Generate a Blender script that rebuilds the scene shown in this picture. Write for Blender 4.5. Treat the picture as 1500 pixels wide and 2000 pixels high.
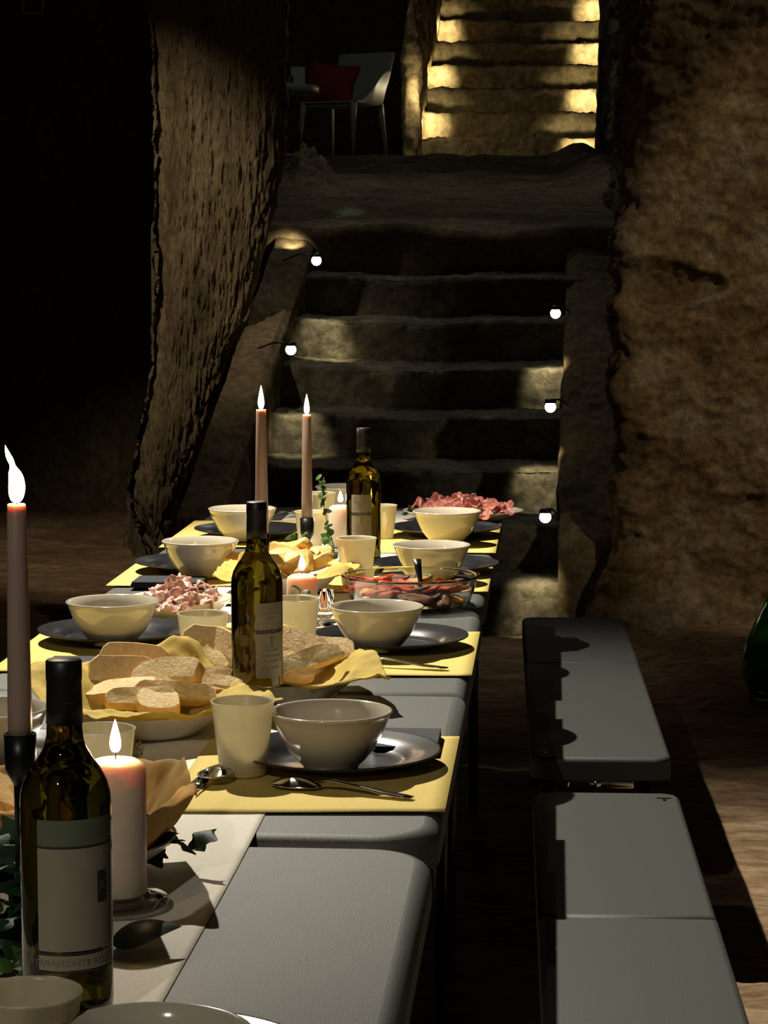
import bpy, bmesh, math, random
from mathutils import Vector, Matrix, noise, Euler
PI = math.pi
random.seed(7)
C = bpy.context.scene.collection
for o in list(bpy.data.objects): bpy.data.objects.remove(o)

# ---------------------------------------------------------------- camera
F = 4700.0; EYE = 1.407; PITCH = math.atan(495 / F)
cam = bpy.data.cameras.new('camera'); camo = bpy.data.objects.new('camera', cam); C.objects.link(camo)
camo.location = (0, 0, EYE); camo.rotation_euler = (PI/2 - PITCH, 0, 0)
cam.sensor_fit = 'VERTICAL'; cam.sensor_height = 24; cam.lens = 24 * F / 2000
cam.clip_start = 0.1; cam.clip_end = 100
bpy.context.scene.camera = camo
vs = bpy.context.scene.view_settings
vs.view_transform = 'Standard'; vs.look = 'None'; vs.gamma = 1; vs.use_curve_mapping = False; vs.exposure = 0.0

# ---------------------------------------------------------------- world: a faint cool fill, the cave is closed
w = bpy.data.worlds.new('cave_air'); bpy.context.scene.world = w; w.use_nodes = True
w.node_tree.nodes['Background'].inputs[0].default_value = (0.6, 0.75, 1, 1)
w.node_tree.nodes['Background'].inputs[1].default_value = 0.004

# ---------------------------------------------------------------- spots on table and left pillar, plus added unseen fill lights
def spot(name, loc, target, power, size, radius, col, blend=0.6):
    l = bpy.data.lights.new(name, 'SPOT'); l.energy = power; l.spot_size = math.radians(size); l.spot_blend = blend
    l.shadow_soft_size = radius; l.color = col
    o = bpy.data.objects.new(name, l); C.objects.link(o); o.location = loc
    o.rotation_euler = (Vector(target) - Vector(loc)).to_track_quat('-Z', 'Y').to_euler()
    return o
def point(name, loc, power, radius, col):
    l = bpy.data.lights.new(name, 'POINT'); l.energy = power; l.shadow_soft_size = radius; l.color = col
    o = bpy.data.objects.new(name, l); C.objects.link(o); o.location = loc
    return o
spot('ceiling_or_fill_spot', (-0.85, 5.1, 3.2), (-0.05, 4.35, 0.76), 700, 84, 0.02, (1, 0.92, 0.76), 0.7)
spot('ceiling_or_fill_spot', (-1.0, -0.4, 2.9), (-0.05, 2.85, 0.76), 90, 30, 0.02, (1, 0.93, 0.78), 0.6)
spot('ceiling_or_fill_spot', (3.0, 4.8, 3.3), (2.08, 8.9, 1.15), 235, 34, 0.04, (1, 0.86, 0.62), 0.35)  # added spot, brightens the right rock wall and the floor by it
spot('ceiling_or_fill_spot', (0.1, 11.9, 4.3), (0.1, 10.2, 0.9), 45, 46, 0.1, (1, 0.95, 0.85), 0.9)  # added weak spot from behind, lightens the treads and misses the risers
spot('ceiling_or_fill_spot', (-1.5, 8.6, 3.2), (-1.12, 10.3, 1.35), 150, 48, 0.03, (1, 0.84, 0.6), 0.85)
spot('ceiling_or_fill_spot', (2.9, 7.7, 4.1), (1.25, 8.8, 2.15), 42, 66, 0.04, (1, 0.88, 0.68), 0.8)  # added grazing spot that lifts the upper part of the right wall
spot('ceiling_or_fill_spot', (0.2, 14.0, 5.0), (0.2, 12.6, 1.6), 45, 84, 0.15, (1.0, 0.95, 0.82), 0.9)  # added dim overhead fill for the rising ground
point('upper_room_fill', (-0.1, 15.2, 4.4), 6, 0.1, (0.95, 0.97, 0.9))  # added fill point that brings the armchair out of the dark

# ---------------------------------------------------------------- pixel rays used to place things on real planes
def ray(px, py):
    u = (px - 750) / F; v = (1000 - py) / F
    return Vector((u, math.cos(PITCH) + v*math.sin(PITCH), v*math.cos(PITCH) - math.sin(PITCH)))
def P(px, py, z):
    d = ray(px, py); return Vector((0, 0, EYE)) + d * ((z - EYE) / d.z)
def PY(px, py, Y):
    d = ray(px, py); return Vector((0, 0, EYE)) + d * (Y / d.y)

# ---------------------------------------------------------------- materials
def nt(name):
    m = bpy.data.materials.new(name); m.use_nodes = True
    t = m.node_tree; return m, t, t.nodes['Principled BSDF']
def setp(b, **k):
    for a, v in k.items():
        n = a.replace('_', ' ')
        b.inputs[n].default_value = v
def noise_node(t, scale, detail=6, rough=0.6, stretch=None, dist=0):
    tc = t.nodes.new('ShaderNodeTexCoord'); mp = t.nodes.new('ShaderNodeMapping')
    if stretch: mp.inputs['Scale'].default_value = stretch
    t.links.new(tc.outputs['Object'], mp.inputs[0])
    n = t.nodes.new('ShaderNodeTexNoise'); n.inputs['Scale'].default_value = scale; n.inputs['Detail'].default_value = detail
    n.inputs['Roughness'].default_value = rough; n.inputs['Distortion'].default_value = dist
    t.links.new(mp.outputs[0], n.inputs['Vector']); return n
def ramp(t, src, stops):
    r = t.nodes.new('ShaderNodeValToRGB'); e = r.color_ramp.elements
    while len(e) < len(stops): e.new(0.5)
    for i, (p, c) in enumerate(stops): e[i].position = p; e[i].color = (*c, 1)
    t.links.new(src, r.inputs[0]); return r
def bump(t, b, src, strength, dist=0.01):
    k = t.nodes.new('ShaderNodeBump'); k.inputs['Strength'].default_value = strength; k.inputs['Distance'].default_value = dist
    t.links.new(src, k.inputs['Height']); t.links.new(k.outputs[0], b.inputs['Normal']); return k
def simple(name, col, rough=0.5, metal=0, nscale=None, namp=0.15, bs=0, **k):
    m, t, b = nt(name); b.inputs['Base Color'].default_value = (*col, 1); b.inputs['Roughness'].default_value = rough
    b.inputs['Metallic'].default_value = metal; setp(b, **k)
    n = noise_node(t, nscale or 30)
    lo = tuple(max(0, c*(1-namp)) for c in col); hi = tuple(min(1, c*(1+namp)) for c in col)
    r = ramp(t, n.outputs[0], [(0.3, lo), (0.7, hi)]); t.links.new(r.outputs[0], b.inputs['Base Color'])
    if bs: bump(t, b, n.outputs[0], bs, 0.002)
    return m
def rock(name, cols, scale, stretch=(1, 1, 1), bs=0.9, bd=0.03, fine=60, rough=0.95, pits=True):
    m, t, b = nt(name); b.inputs['Roughness'].default_value = rough
    b.inputs['Specular IOR Level'].default_value = 0.15
    n1 = noise_node(t, scale, 9, 0.65, stretch, 0.3)
    r = ramp(t, n1.outputs[0], [(0.32, cols[0]), (0.5, cols[1]), (0.68, cols[2])])
    n2 = noise_node(t, fine, 8, 0.7, stretch)
    mx = t.nodes.new('ShaderNodeMixRGB'); mx.blend_type = 'MULTIPLY'; mx.inputs[0].default_value = 0.75
    r2 = ramp(t, n2.outputs[0], [(0.35, (0.35, 0.33, 0.3)), (0.6, (1.1, 1.08, 1.0))])
    t.links.new(r.outputs[0], mx.inputs[1]); t.links.new(r2.outputs[0], mx.inputs[2])
    t.links.new(mx.outputs[0], b.inputs['Base Color'])
    n3 = noise_node(t, fine * 0.45, 10, 0.75, stretch, 0.6)
    k = bump(t, b, n3.outputs[0], bs, bd)
    return m
M = {}
M['rock_left'] = rock('chiselled tuff', [(0.2, 0.15, 0.09), (0.4, 0.31, 0.19), (0.6, 0.49, 0.32)], 6, (1, 1, 0.25), 1.0, 0.05, 75)
M['rock_right'] = rock('ochre tuff', [(0.17, 0.105, 0.05), (0.31, 0.21, 0.105), (0.43, 0.36, 0.26)], 3.2, (1, 1, 1), 1.0, 0.03, 34)
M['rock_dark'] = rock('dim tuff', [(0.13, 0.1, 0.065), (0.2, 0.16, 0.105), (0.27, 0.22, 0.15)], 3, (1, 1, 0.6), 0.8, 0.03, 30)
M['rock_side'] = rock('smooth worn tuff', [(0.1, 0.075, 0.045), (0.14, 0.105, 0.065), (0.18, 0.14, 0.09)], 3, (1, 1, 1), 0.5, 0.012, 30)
M['floor'] = rock('trodden tuff floor', [(0.22, 0.14, 0.08), (0.34, 0.23, 0.14), (0.46, 0.34, 0.22)], 4.5, (0.6, 1.6, 1), 0.8, 0.02, 22)
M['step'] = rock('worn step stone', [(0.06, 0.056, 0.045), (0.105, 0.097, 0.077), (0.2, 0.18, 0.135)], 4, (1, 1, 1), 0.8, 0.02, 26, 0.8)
M['ramp'] = rock('ramp tuff', [(0.12, 0.09, 0.06), (0.2, 0.155, 0.1), (0.29, 0.23, 0.16)], 3, (1, 1.4, 1), 0.8, 0.02, 24)
def stain(m, cx_, cy_, rx_, ry_, col):
    t = m.node_tree; b = t.nodes['Principled BSDF']; old = b.inputs['Base Color'].links[0].from_socket
    tc = t.nodes.new('ShaderNodeTexCoord'); mp = t.nodes.new('ShaderNodeMapping'); mp.vector_type = 'POINT'
    mp.inputs['Location'].default_value = (-cx_/rx_, -cy_/ry_, 0); mp.inputs['Scale'].default_value = (1/rx_, 1/ry_, 0)
    t.links.new(tc.outputs['Object'], mp.inputs[0]); ln = t.nodes.new('ShaderNodeVectorMath'); ln.operation = 'LENGTH'; t.links.new(mp.outputs[0], ln.inputs[0])
    n = noise_node(t, 22, 8, 0.7); ad = t.nodes.new('ShaderNodeMath'); ad.operation = 'ADD'; t.links.new(ln.outputs['Value'], ad.inputs[0]); t.links.new(n.outputs[0], ad.inputs[1])
    r = ramp(t, ad.outputs[0], [(0.62, (1, 1, 1)), (0.95, (0, 0, 0))]); mx = t.nodes.new('ShaderNodeMixRGB')
    t.links.new(r.outputs[0], mx.inputs[0]); t.links.new(old, mx.inputs[1]); mx.inputs[2].default_value = (*col, 1); t.links.new(mx.outputs[0], b.inputs['Base Color'])
stain(M['ramp'], -0.17, 12.0, 0.20, 0.75, (0.5, 0.52, 0.42))
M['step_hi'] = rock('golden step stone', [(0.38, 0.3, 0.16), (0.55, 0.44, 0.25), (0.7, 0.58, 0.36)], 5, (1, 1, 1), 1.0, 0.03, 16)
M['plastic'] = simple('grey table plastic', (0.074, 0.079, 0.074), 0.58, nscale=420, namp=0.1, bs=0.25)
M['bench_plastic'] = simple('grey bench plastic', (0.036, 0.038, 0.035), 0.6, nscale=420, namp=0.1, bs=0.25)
M['black_metal'] = simple('black painted steel', (0.015, 0.015, 0.016), 0.35, 0.6)
M['steel'] = simple('cutlery steel', (0.62, 0.6, 0.55), 0.16, 1.0, namp=0.04)
M['bowl'] = simple('cream glazed bowl', (0.5, 0.45, 0.36), 0.12, nscale=8, namp=0.03, Coat_Weight=0.5)
M['dish'] = simple('white porcelain', (0.74, 0.7, 0.6), 0.15, nscale=8, namp=0.03, Coat_Weight=0.4)
M['plate'] = simple('black glazed plate', (0.016, 0.016, 0.018), 0.24, nscale=60, namp=0.25, bs=0.05, Coat_Weight=0.3, Coat_Roughness=0.3)
M['napkin'] = simple('midnight blue paper', (0.018, 0.022, 0.032), 0.85, nscale=200, namp=0.2, bs=0.2)
M['foil'] = simple('black capsule foil', (0.012, 0.012, 0.012), 0.42, 0.2)
M['wick'] = simple('burnt wick', (0.02, 0.012, 0.01), 0.9)
M['card'] = simple('white card', (0.5, 0.5, 0.45), 0.7)
M['chair'] = simple('pale grey moulded plastic', (0.4, 0.41, 0.36), 0.45, nscale=40, namp=0.05)
M['cushion'] = simple('wine red cloth', (0.3, 0.025, 0.035), 0.9, nscale=120, namp=0.25, bs=0.3)
M['ink'] = simple('black label ink', (0.03, 0.028, 0.025), 0.8)
M['ink_pale'] = simple('grey label ink', (0.2, 0.18, 0.15), 0.8)
M['silver_ink'] = simple('dull silver print', (0.12, 0.12, 0.115), 0.4, 0.5)
M['label'] = simple('cream label paper', (0.3, 0.26, 0.185), 0.75, nscale=40, namp=0.05)
M['label_green'] = simple('sage label band', (0.12, 0.14, 0.09), 0.65, nscale=40, namp=0.1)

def paperm(name, col, tr=0.25, nscale=60, bs=0.3):
    m, t, b = nt(name)
    n = noise_node(t, nscale, 8); r = ramp(t, n.outputs[0], [(0.3, tuple(c*0.86 for c in col)), (0.7, col)])
    t.links.new(r.outputs[0], b.inputs['Base Color']); b.inputs['Roughness'].default_value = 0.8
    b.inputs['Specular IOR Level'].default_value = 0.2
    k = bump(t, b, n.outputs[0], bs, 0.002)
    tr_ = t.nodes.new('ShaderNodeBsdfTranslucent'); t.links.new(r.outputs[0], tr_.inputs[0])
    mx = t.nodes.new('ShaderNodeMixShader'); mx.inputs[0].default_value = tr
    t.links.new(b.outputs[0], mx.inputs[1]); t.links.new(tr_.outputs[0], mx.inputs[2])
    t.links.new(mx.outputs[0], t.nodes['Material Output'].inputs[0]); return m
M['mat'] = paperm('straw yellow paper', (0.76, 0.59, 0.18), 0.05, 200, 0.1)
M['wrap'] = paperm('butcher paper', (0.76, 0.58, 0.16), 0.3, 25, 0.5)
M['wrap_brown'] = paperm('brown butcher paper', (0.55, 0.37, 0.14), 0.3, 25, 0.5)
M['runner'] = paperm('white runner cloth', (0.84, 0.8, 0.71), 0.05, 400, 0.25)
M['cup'] = paperm('frosted cup', (0.78, 0.71, 0.52), 0.45, 20, 0.0)
M['cup'].node_tree.nodes['Principled BSDF'].inputs['Roughness'].default_value = 0.25
M['cup'].node_tree.nodes['Principled BSDF'].inputs['Specular IOR Level'].default_value = 0.5
M['leaf'] = paperm('green leaf', (0.07, 0.15, 0.035), 0.25, 30, 0.3)
M['leaf'].node_tree.nodes['Principled BSDF'].inputs['Roughness'].default_value = 0.4
M['leaf_dark'] = paperm('dark ivy leaf', (0.02, 0.05, 0.022), 0.1, 30, 0.3)
M['leaf_dark'].node_tree.nodes['Principled BSDF'].inputs['Roughness'].default_value = 0.4
M['leaf_yellow'] = paperm('yellow leaf', (0.5, 0.48, 0.1), 0.3, 30, 0.3)

def glassm(name, col, rough=0.02, ior=1.45):
    m, t, b = nt(name); n = noise_node(t, 3)
    r = ramp(t, n.outputs[0], [(0.3, tuple(c*0.94 for c in col)), (0.7, col)]); t.links.new(r.outputs[0], b.inputs['Base Color'])
    setp(b, Roughness=rough, Transmission_Weight=1.0, IOR=ior); return m
M['clear'] = glassm('clear glass', (0.95, 0.96, 0.93))
M['bottle_glass'] = glassm('olive bottle glass', (0.065, 0.052, 0.005))
M['demijohn_glass'] = glassm('deep green glass', (0.16, 0.5, 0.22), 0.04)

def waxm(name, col, sub=1.0, rad=(0.05, 0.022, 0.008)):
    m, t, b = nt(name); n = noise_node(t, 40)
    r = ramp(t, n.outputs[0], [(0.3, tuple(c*0.94 for c in col)), (0.7, col)]); t.links.new(r.outputs[0], b.inputs['Base Color'])
    setp(b, Roughness=0.4, Subsurface_Weight=sub, Subsurface_Radius=rad, Subsurface_Scale=0.8); return m
M['wax'] = waxm('ivory wax', (0.66, 0.57, 0.45))
M['wax_taper'] = waxm('dusky taper wax', (0.36, 0.26, 0.21), 0.8, (0.022, 0.013, 0.007))
def emitm(name, col, s):
    m, t, b = nt(name); setp(b, Emission_Strength=s); b.inputs['Emission Color'].default_value = (*col, 1); b.inputs['Base Color'].default_value = (0, 0, 0, 1); return m
def flamem():
    m, t, b = nt('candle flame')
    tc = t.nodes.new('ShaderNodeTexCoord'); s = t.nodes.new('ShaderNodeSeparateXYZ'); t.links.new(tc.outputs['Generated'], s.inputs[0])
    r = ramp(t, s.outputs[2], [(0.0, (0.12, 0.2, 1.0)), (0.16, (0.75, 0.6, 0.8)), (0.3, (1, 0.8, 0.5)), (0.75, (1, 0.72, 0.35)), (1.0, (1, 0.35, 0.08))])
    g = t.nodes.new('ShaderNodeMapRange'); g.inputs['From Min'].default_value = 0.0; g.inputs['From Max'].default_value = 0.3
    g.inputs['To Min'].default_value = 1.2; g.inputs['To Max'].default_value = 25; t.links.new(s.outputs[2], g.inputs[0])
    em = t.nodes.new('ShaderNodeEmission'); t.links.new(r.outputs[0], em.inputs[0]); t.links.new(g.outputs[0], em.inputs[1])
    tr = t.nodes.new('ShaderNodeBsdfTransparent'); ad = t.nodes.new('ShaderNodeAddShader'); t.links.new(em.outputs[0], ad.inputs[0]); t.links.new(tr.outputs[0], ad.inputs[1])
    t.links.new(ad.outputs[0], t.nodes['Material Output'].inputs[0]); t.nodes.remove(b); return m
M['flame'] = flamem()
M['lamp_glow'] = emitm('stair lamp lens', (1, 0.86, 0.5), 7)

def foodm(name, stops, scale, rough=0.5, stretch=None, bs=0.4, **k):
    m, t, b = nt(name); n = noise_node(t, scale, 8, 0.6, stretch, 0.5); r = ramp(t, n.outputs[0], stops)
    t.links.new(r.outputs[0], b.inputs['Base Color']); b.inputs['Roughness'].default_value = rough; setp(b, **k)
    bump(t, b, n.outputs[0], bs, 0.004); return m
M['crust'] = foodm('bread crust', [(0.3, (0.5, 0.26, 0.07)), (0.55, (0.66, 0.39, 0.13)), (0.75, (0.78, 0.55, 0.25))], 35, 0.65)
M['crumb'] = foodm('bread crumb', [(0.3, (0.66, 0.45, 0.2)), (0.5, (0.76, 0.57, 0.29)), (0.7, (0.82, 0.66, 0.39))], 150, 0.85, bs=0.6)
M['focaccia'] = foodm('golden crisp bread', [(0.3, (0.55, 0.3, 0.07)), (0.55, (0.8, 0.52, 0.16)), (0.75, (0.88, 0.66, 0.28))], 45, 0.55)
M['ham'] = foodm('cured ham', [(0.3, (0.5, 0.1, 0.09)), (0.5, (0.66, 0.22, 0.18)), (0.6, (0.75, 0.36, 0.29)), (0.68, (0.9, 0.76, 0.65))], 34, 0.35, (1, 0.35, 1))
M['salami'] = foodm('fatty cured pork', [(0.3, (0.3, 0.13, 0.1)), (0.5, (0.5, 0.26, 0.2)), (0.6, (0.72, 0.52, 0.42)), (0.75, (0.82, 0.7, 0.58))], 50, 0.4)
M['pepper_red'] = foodm('roast red pepper', [(0.3, (0.2, 0.02, 0.01)), (0.6, (0.5, 0.06, 0.02)), (0.8, (0.65, 0.17, 0.05))], 40, 0.16)
M['pepper_brown'] = foodm('charred pepper', [(0.3, (0.03, 0.015, 0.01)), (0.6, (0.14, 0.06, 0.03)), (0.8, (0.28, 0.13, 0.06))], 60, 0.2)
M['pepper_gold'] = foodm('roast yellow pepper', [(0.3, (0.3, 0.13, 0.02)), (0.7, (0.6, 0.34, 0.07))], 40, 0.18)
M['olive'] = foodm('green vegetable', [(0.3, (0.06, 0.08, 0.015)), (0.7, (0.2, 0.22, 0.06))], 50, 0.25)

# ---------------------------------------------------------------- helpers
def link(name, bm, m, parent=None, smooth=True, loc=None):
    me = bpy.data.meshes.new(name)
    if smooth:
        for f in bm.faces: f.smooth = True
    bm.to_mesh(me); bm.free()
    for mm in (m if isinstance(m, (list, tuple)) else [m]): me.materials.append(mm)
    o = bpy.data.objects.new(name, me); C.objects.link(o)
    if parent: o.parent = parent
    if loc is not None: o.location = loc
    return o
def tag(o, label=None, cat=None, group=None, kind=None):
    if label: o['label'] = label
    if cat: o['category'] = cat
    if group: o['group'] = group
    if kind: o['kind'] = kind
    return o
def thing(name, label, cat, loc=(0, 0, 0), rz=0, group=None):
    o = bpy.data.objects.new(name, None); C.objects.link(o); o.location = loc; o.rotation_euler = (0, 0, rz)
    o.empty_display_size = 0.05
    return tag(o, label, cat, group)
def struct(name, loc=(0, 0, 0)):
    o = bpy.data.objects.new(name, None); C.objects.link(o); o.location = loc; o['kind'] = 'structure'; return o
def copy_tree(o, parent=None):
    c = o.copy(); C.objects.link(c)
    if parent: c.parent = parent
    for ch in list(o.children): copy_tree(ch, c)
    return c
def lathe(prof, seg=48, bm=None, off=(0, 0), sx=1, sy=1):
    bm = bm or bmesh.new(); rings = []
    for r, z in prof:
        if r < 1e-6: rings.append([bm.verts.new((off[0], off[1], z))])
        else: rings.append([bm.verts.new((off[0]+r*sx*math.cos(2*PI*i/seg), off[1]+r*sy*math.sin(2*PI*i/seg), z)) for i in range(seg)])
    for a, b in zip(rings, rings[1:]):
        for i in range(seg):
            j = (i+1) % seg
            if len(a) == 1 and len(b) == 1: continue
            if len(a) == 1: bm.faces.new((a[0], b[j], b[i]))
            elif len(b) == 1: bm.faces.new((a[i], a[j], b[0]))
            else: bm.faces.new((a[i], a[j], b[j], b[i]))
    return bm
def fixn(bm):
    bmesh.ops.recalc_face_normals(bm, faces=bm.faces[:]); return bm
def box(bm, c, s, bev=0, rot=None):
    r = bmesh.ops.create_cube(bm, size=1); vs_ = r['verts']
    mt = Matrix.Translation(c) @ (rot.to_4x4() if rot else Matrix()) @ Matrix.Diagonal((*s, 1))
    bmesh.ops.transform(bm, matrix=mt, verts=vs_)
    if bev:
        es = list({e for v in vs_ for e in v.link_edges})
        bmesh.ops.bevel(bm, geom=es, offset=bev, segments=2, affect='EDGES', profile=0.6)
    return bm
def tube(bm, pts, rad, seg=10, cap=True):
    pts = [Vector(p) for p in pts]; rings = []
    rr = rad if isinstance(rad, (list, tuple)) else [rad]*len(pts)
    for i, p in enumerate(pts):
        d = (pts[min(i+1, len(pts)-1)] - pts[max(i-1, 0)]).normalized()
        up = Vector((0, 0, 1)) if abs(d.z) < 0.9 else Vector((0, 1, 0))
        a = d.cross(up).normalized(); b = d.cross(a).normalized()
        rings.append([bm.verts.new(p + (a*math.cos(2*PI*k/seg) + b*math.sin(2*PI*k/seg))*rr[i]) for k in range(seg)])
    for x, y in zip(rings, rings[1:]):
        for k in range(seg): bm.faces.new((x[k], x[(k+1) % seg], y[(k+1) % seg], y[k]))
    if cap: bm.faces.new(rings[0][::-1]); bm.faces.new(rings[-1])
    return bm
def grid(fn, nu, nv, bm=None):
    bm = bm or bmesh.new()
    g = [[bm.verts.new(fn(i/nu, j/nv)) for i in range(nu+1)] for j in range(nv+1)]
    for j in range(nv):
        for i in range(nu): bm.faces.new((g[j][i], g[j][i+1], g[j+1][i+1], g[j+1][i]))
    return bm
def fr(p, s, o=5, h=0.9):
    return noise.fractal(Vector((p[0]*s[0], p[1]*s[1], p[2]*s[2])), h, 2.1, o)
def ridg(p, s, o=5):
    return noise.ridged_multi_fractal(Vector((p[0]*s[0], p[1]*s[1], p[2]*s[2])), 0.9, 2.1, o, 1.0, 2.0)
def lerp_table(tab, v):
    if v <= tab[0][0]: return tab[0][1]
    for (a, x), (b, y) in zip(tab, tab[1:]):
        if v <= b: return x + (y-x)*(v-a)/(b-a)
    return tab[-1][1]

# ================================================================ THE CAVE
# floor
def fl(u, v):
    X = -4.5 + 8.0*u; Y = -2.0 + 16.0*v
    z = 0.0
    p = (X, Y, 0)
    z += 0.02*fr(p, (2, 3, 1), 4) + 0.012*fr(p, (7, 13, 1), 3)
    z -= 0.012
    if X > 0.8 and Y > 7.2: z += 0.10*min(1, max(0, (Y-7.4)/0.9))*min(1, (X-0.8)/0.3)
    return (X, Y, min(z, 0.0) if Y < 7.0 else z)
o = link('floor', grid(fl, 420, 520), M['floor']); o['kind'] = 'structure'

# left pillar of chiselled tuff
YP = 10.3
def zof(py, Y): return PY(750, py, Y).z
def xof(px, Y): return (px-750)/F*Y
R_ED = [(0, 558), (300, 548), (400, 535), (450, 522), (560, 505), (620, 492), (655, 474), (700, 450), (760, 428), (880, 388), (950, 355), (1050, 330), (1150, 315), (1300, 300)]
L_ED = [(0, 292), (500, 296), (720, 290), (830, 270), (900, 258), (960, 250), (1020, 262), (1080, 280), (1200, 285), (1400, 280)]
def pillar(u, v):
    zt = 4.6*v - 0.02
    py = 505 - (zt-EYE)/YP*F
    xl = xof(lerp_table(L_ED, py), YP); xr = xof(lerp_table(R_ED, py), YP)
    wdt = xr-xl; rc = 0.13; D = 1.6
    # path: back-left -> front-left -> front-right -> back-right
    L1 = D; L2 = wdt; s = u*(2*L1+L2)
    # give the front face most of the samples
    a = 0.12; b = 0.80
    if u < a: t = u/a; x = xl; y = YP + D*(1-t); n = Vector((-1, 0, 0)); 
    elif u < b:
        t = (u-a)/(b-a); x = xl + wdt*t; y = YP
        e = min(t, 1-t)*wdt
        if e < rc: y += (rc - math.sqrt(max(0, rc*rc-(rc-e)**2)))
        n = Vector((0, -1, 0)) if e > rc else Vector((-(rc-e)/rc if t < 0.5 else (rc-e)/rc, -1, 0)).normalized()
    else:
        t = (u-b)/(1-b); x = xr - 0.35*t; y = YP + rc + (D-rc)*t; n = Vector((1, 0, 0))
    p = (x, y, zt)
    d = 0.05*fr(p, (1.6, 1.6, 1.0), 4) + 0.008*(ridg(p, (26, 26, 6), 4)-1.1) + 0.017*fr(p, (55, 55, 9), 5, 0.7)
    if u > 0.72: d *= 0.75
    return Vector(p) + n*d
o = link('wall_left_pillar', grid(pillar, 330, 560), M['rock_left']); o['kind'] = 'structure'

# right rock wall: side face running back, rounded corner, broad front face
RE = [(0, 1200), (400, 1202), (450, 1192), (560, 1181), (640, 1184), (760, 1196), (900, 1204), (1050, 1206), (1150, 1198), (1240, 1190), (1400, 1190)]
YR = 8.75
def rightw(u, v):
    zt = 4.7*v - 0.04
    py = 505 - (zt-EYE)/YR*F
    xe = xof(lerp_table(RE, py), YR)
    rc = 0.14; a = 0.18
    if u < a:
        t = u/a; y = YR + 3.4*(1-t)**1.6 + rc; x = xe + 0.03 + 0.28*(1-t); n = Vector((-1, 0, 0))
    else:
        t = (u-a)/(1-a); s = t*2.3
        if s < rc: ph = s/rc*PI/2; x = xe + rc*(1-math.cos(ph)); y = YR + rc*(1-math.sin(ph)); n = Vector((-math.cos(ph), -math.sin(ph), 0))
        else: x = xe + s; y = YR; n = Vector((0, -1, 0))
    foot = max(0, 1 - zt/0.45)
    p = (x, y, zt)
    d = 0.06*fr(p, (1.3, 1.3, 1.1), 4) + 0.032*fr(p, (5, 5, 7), 5) + 0.012*fr(p, (22, 22, 26), 4) + 0.16*foot*foot*(1 if u > a else 0.2)
    c = noise.noise(Vector((x*2.6, 3.1, zt*4.2)))
    if c > 0.42 and 0.5 < zt < 1.6: d -= 0.10*(c-0.42)/0.3
    return Vector(p) + n*d
o = link('wall_right', grid(rightw, 330, 520), M['rock_right']); o['kind'] = 'structure'

# enclosing rock far from the lamps
def plane_rock(name, p0, du, dv, nu, nv, amp, m):
    p0 = Vector(p0); du = Vector(du); dv = Vector(dv); n = du.cross(dv).normalized()
    def f(u, v):
        p = p0 + du*u + dv*v; return p + n*amp*fr(p, (1.2, 1.2, 1.2), 5)
    o = link(name, grid(f, nu, nv), m); o['kind'] = 'structure'; return o
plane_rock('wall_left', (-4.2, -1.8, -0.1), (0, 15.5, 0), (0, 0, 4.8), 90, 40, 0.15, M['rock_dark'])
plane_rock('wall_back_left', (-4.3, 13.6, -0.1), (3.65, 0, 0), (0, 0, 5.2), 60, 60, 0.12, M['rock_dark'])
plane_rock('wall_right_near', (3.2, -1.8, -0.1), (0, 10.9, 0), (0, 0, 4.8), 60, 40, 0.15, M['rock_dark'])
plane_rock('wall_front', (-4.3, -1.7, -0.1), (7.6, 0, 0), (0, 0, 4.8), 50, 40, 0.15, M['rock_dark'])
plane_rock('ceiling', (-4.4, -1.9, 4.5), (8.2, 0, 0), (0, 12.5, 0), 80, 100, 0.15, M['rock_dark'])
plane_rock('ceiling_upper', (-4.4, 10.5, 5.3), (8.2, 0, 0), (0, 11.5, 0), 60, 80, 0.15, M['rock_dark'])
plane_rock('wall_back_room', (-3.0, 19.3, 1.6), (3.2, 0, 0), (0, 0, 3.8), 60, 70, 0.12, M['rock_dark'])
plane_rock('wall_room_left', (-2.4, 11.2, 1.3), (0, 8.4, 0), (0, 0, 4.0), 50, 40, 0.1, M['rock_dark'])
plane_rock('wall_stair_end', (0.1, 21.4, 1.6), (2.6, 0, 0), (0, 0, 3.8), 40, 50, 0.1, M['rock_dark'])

# ---------------------------------------------------------------- lower flight of worn steps
stair = struct('stone_stairs')
RISE = 0.19; TREAD = 0.32; Y0 = 9.03
def wall_l(Y): return -0.60 + (Y-Y0)*0.125
def wall_r(Y): return 0.66 + (Y-Y0)*0.085
ZS = [0.0] + [RISE*k for k in range(1, 9)]
for k in range(1, 9):
    y0 = Y0 + TREAD*(k-1); last = (k == 8)
    dep = TREAD + 0.05
    def st(u, v, k=k, y0=y0, dep=dep):
        x = wall_l(y0) - 0.07 + (wall_r(y0) - wall_l(y0) + 0.14)*u
        L = RISE + dep; s = v*L; rr = 0.022
        if s < RISE - rr: y = y0 + 0.012*(s/RISE); z = ZS[k-1] - 0.01 + s + 0.01*(s/RISE)
        elif s < RISE + rr:
            ph = (s-RISE+rr)/(2*rr)*PI/2; y = y0 + 0.012 + rr*(1-math.cos(ph)); z = ZS[k] - rr + rr*math.sin(ph)
        else: y = y0 + 0.012 + (s - RISE); z = ZS[k] + 0.028*(s-RISE)/dep
        n = Vector((0, -1, 0)) if s < RISE else Vector((0, 0, 1))
        p = (x, y, z)
        y -= (x-0.05)*0.06; z += -(x-0.05)*0.012
        d = 0.014*fr(p, (4, 4, 5), 4) + 0.006*fr(p, (22, 22, 26), 4)
        wear = 0.014*math.exp(-((x-0.1)/0.35)**2) if s > RISE - rr else 0
        return Vector((x, y, z - wear)) + n*d
    link('step', grid(st, 170, 46), M['step'], stair)

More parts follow.
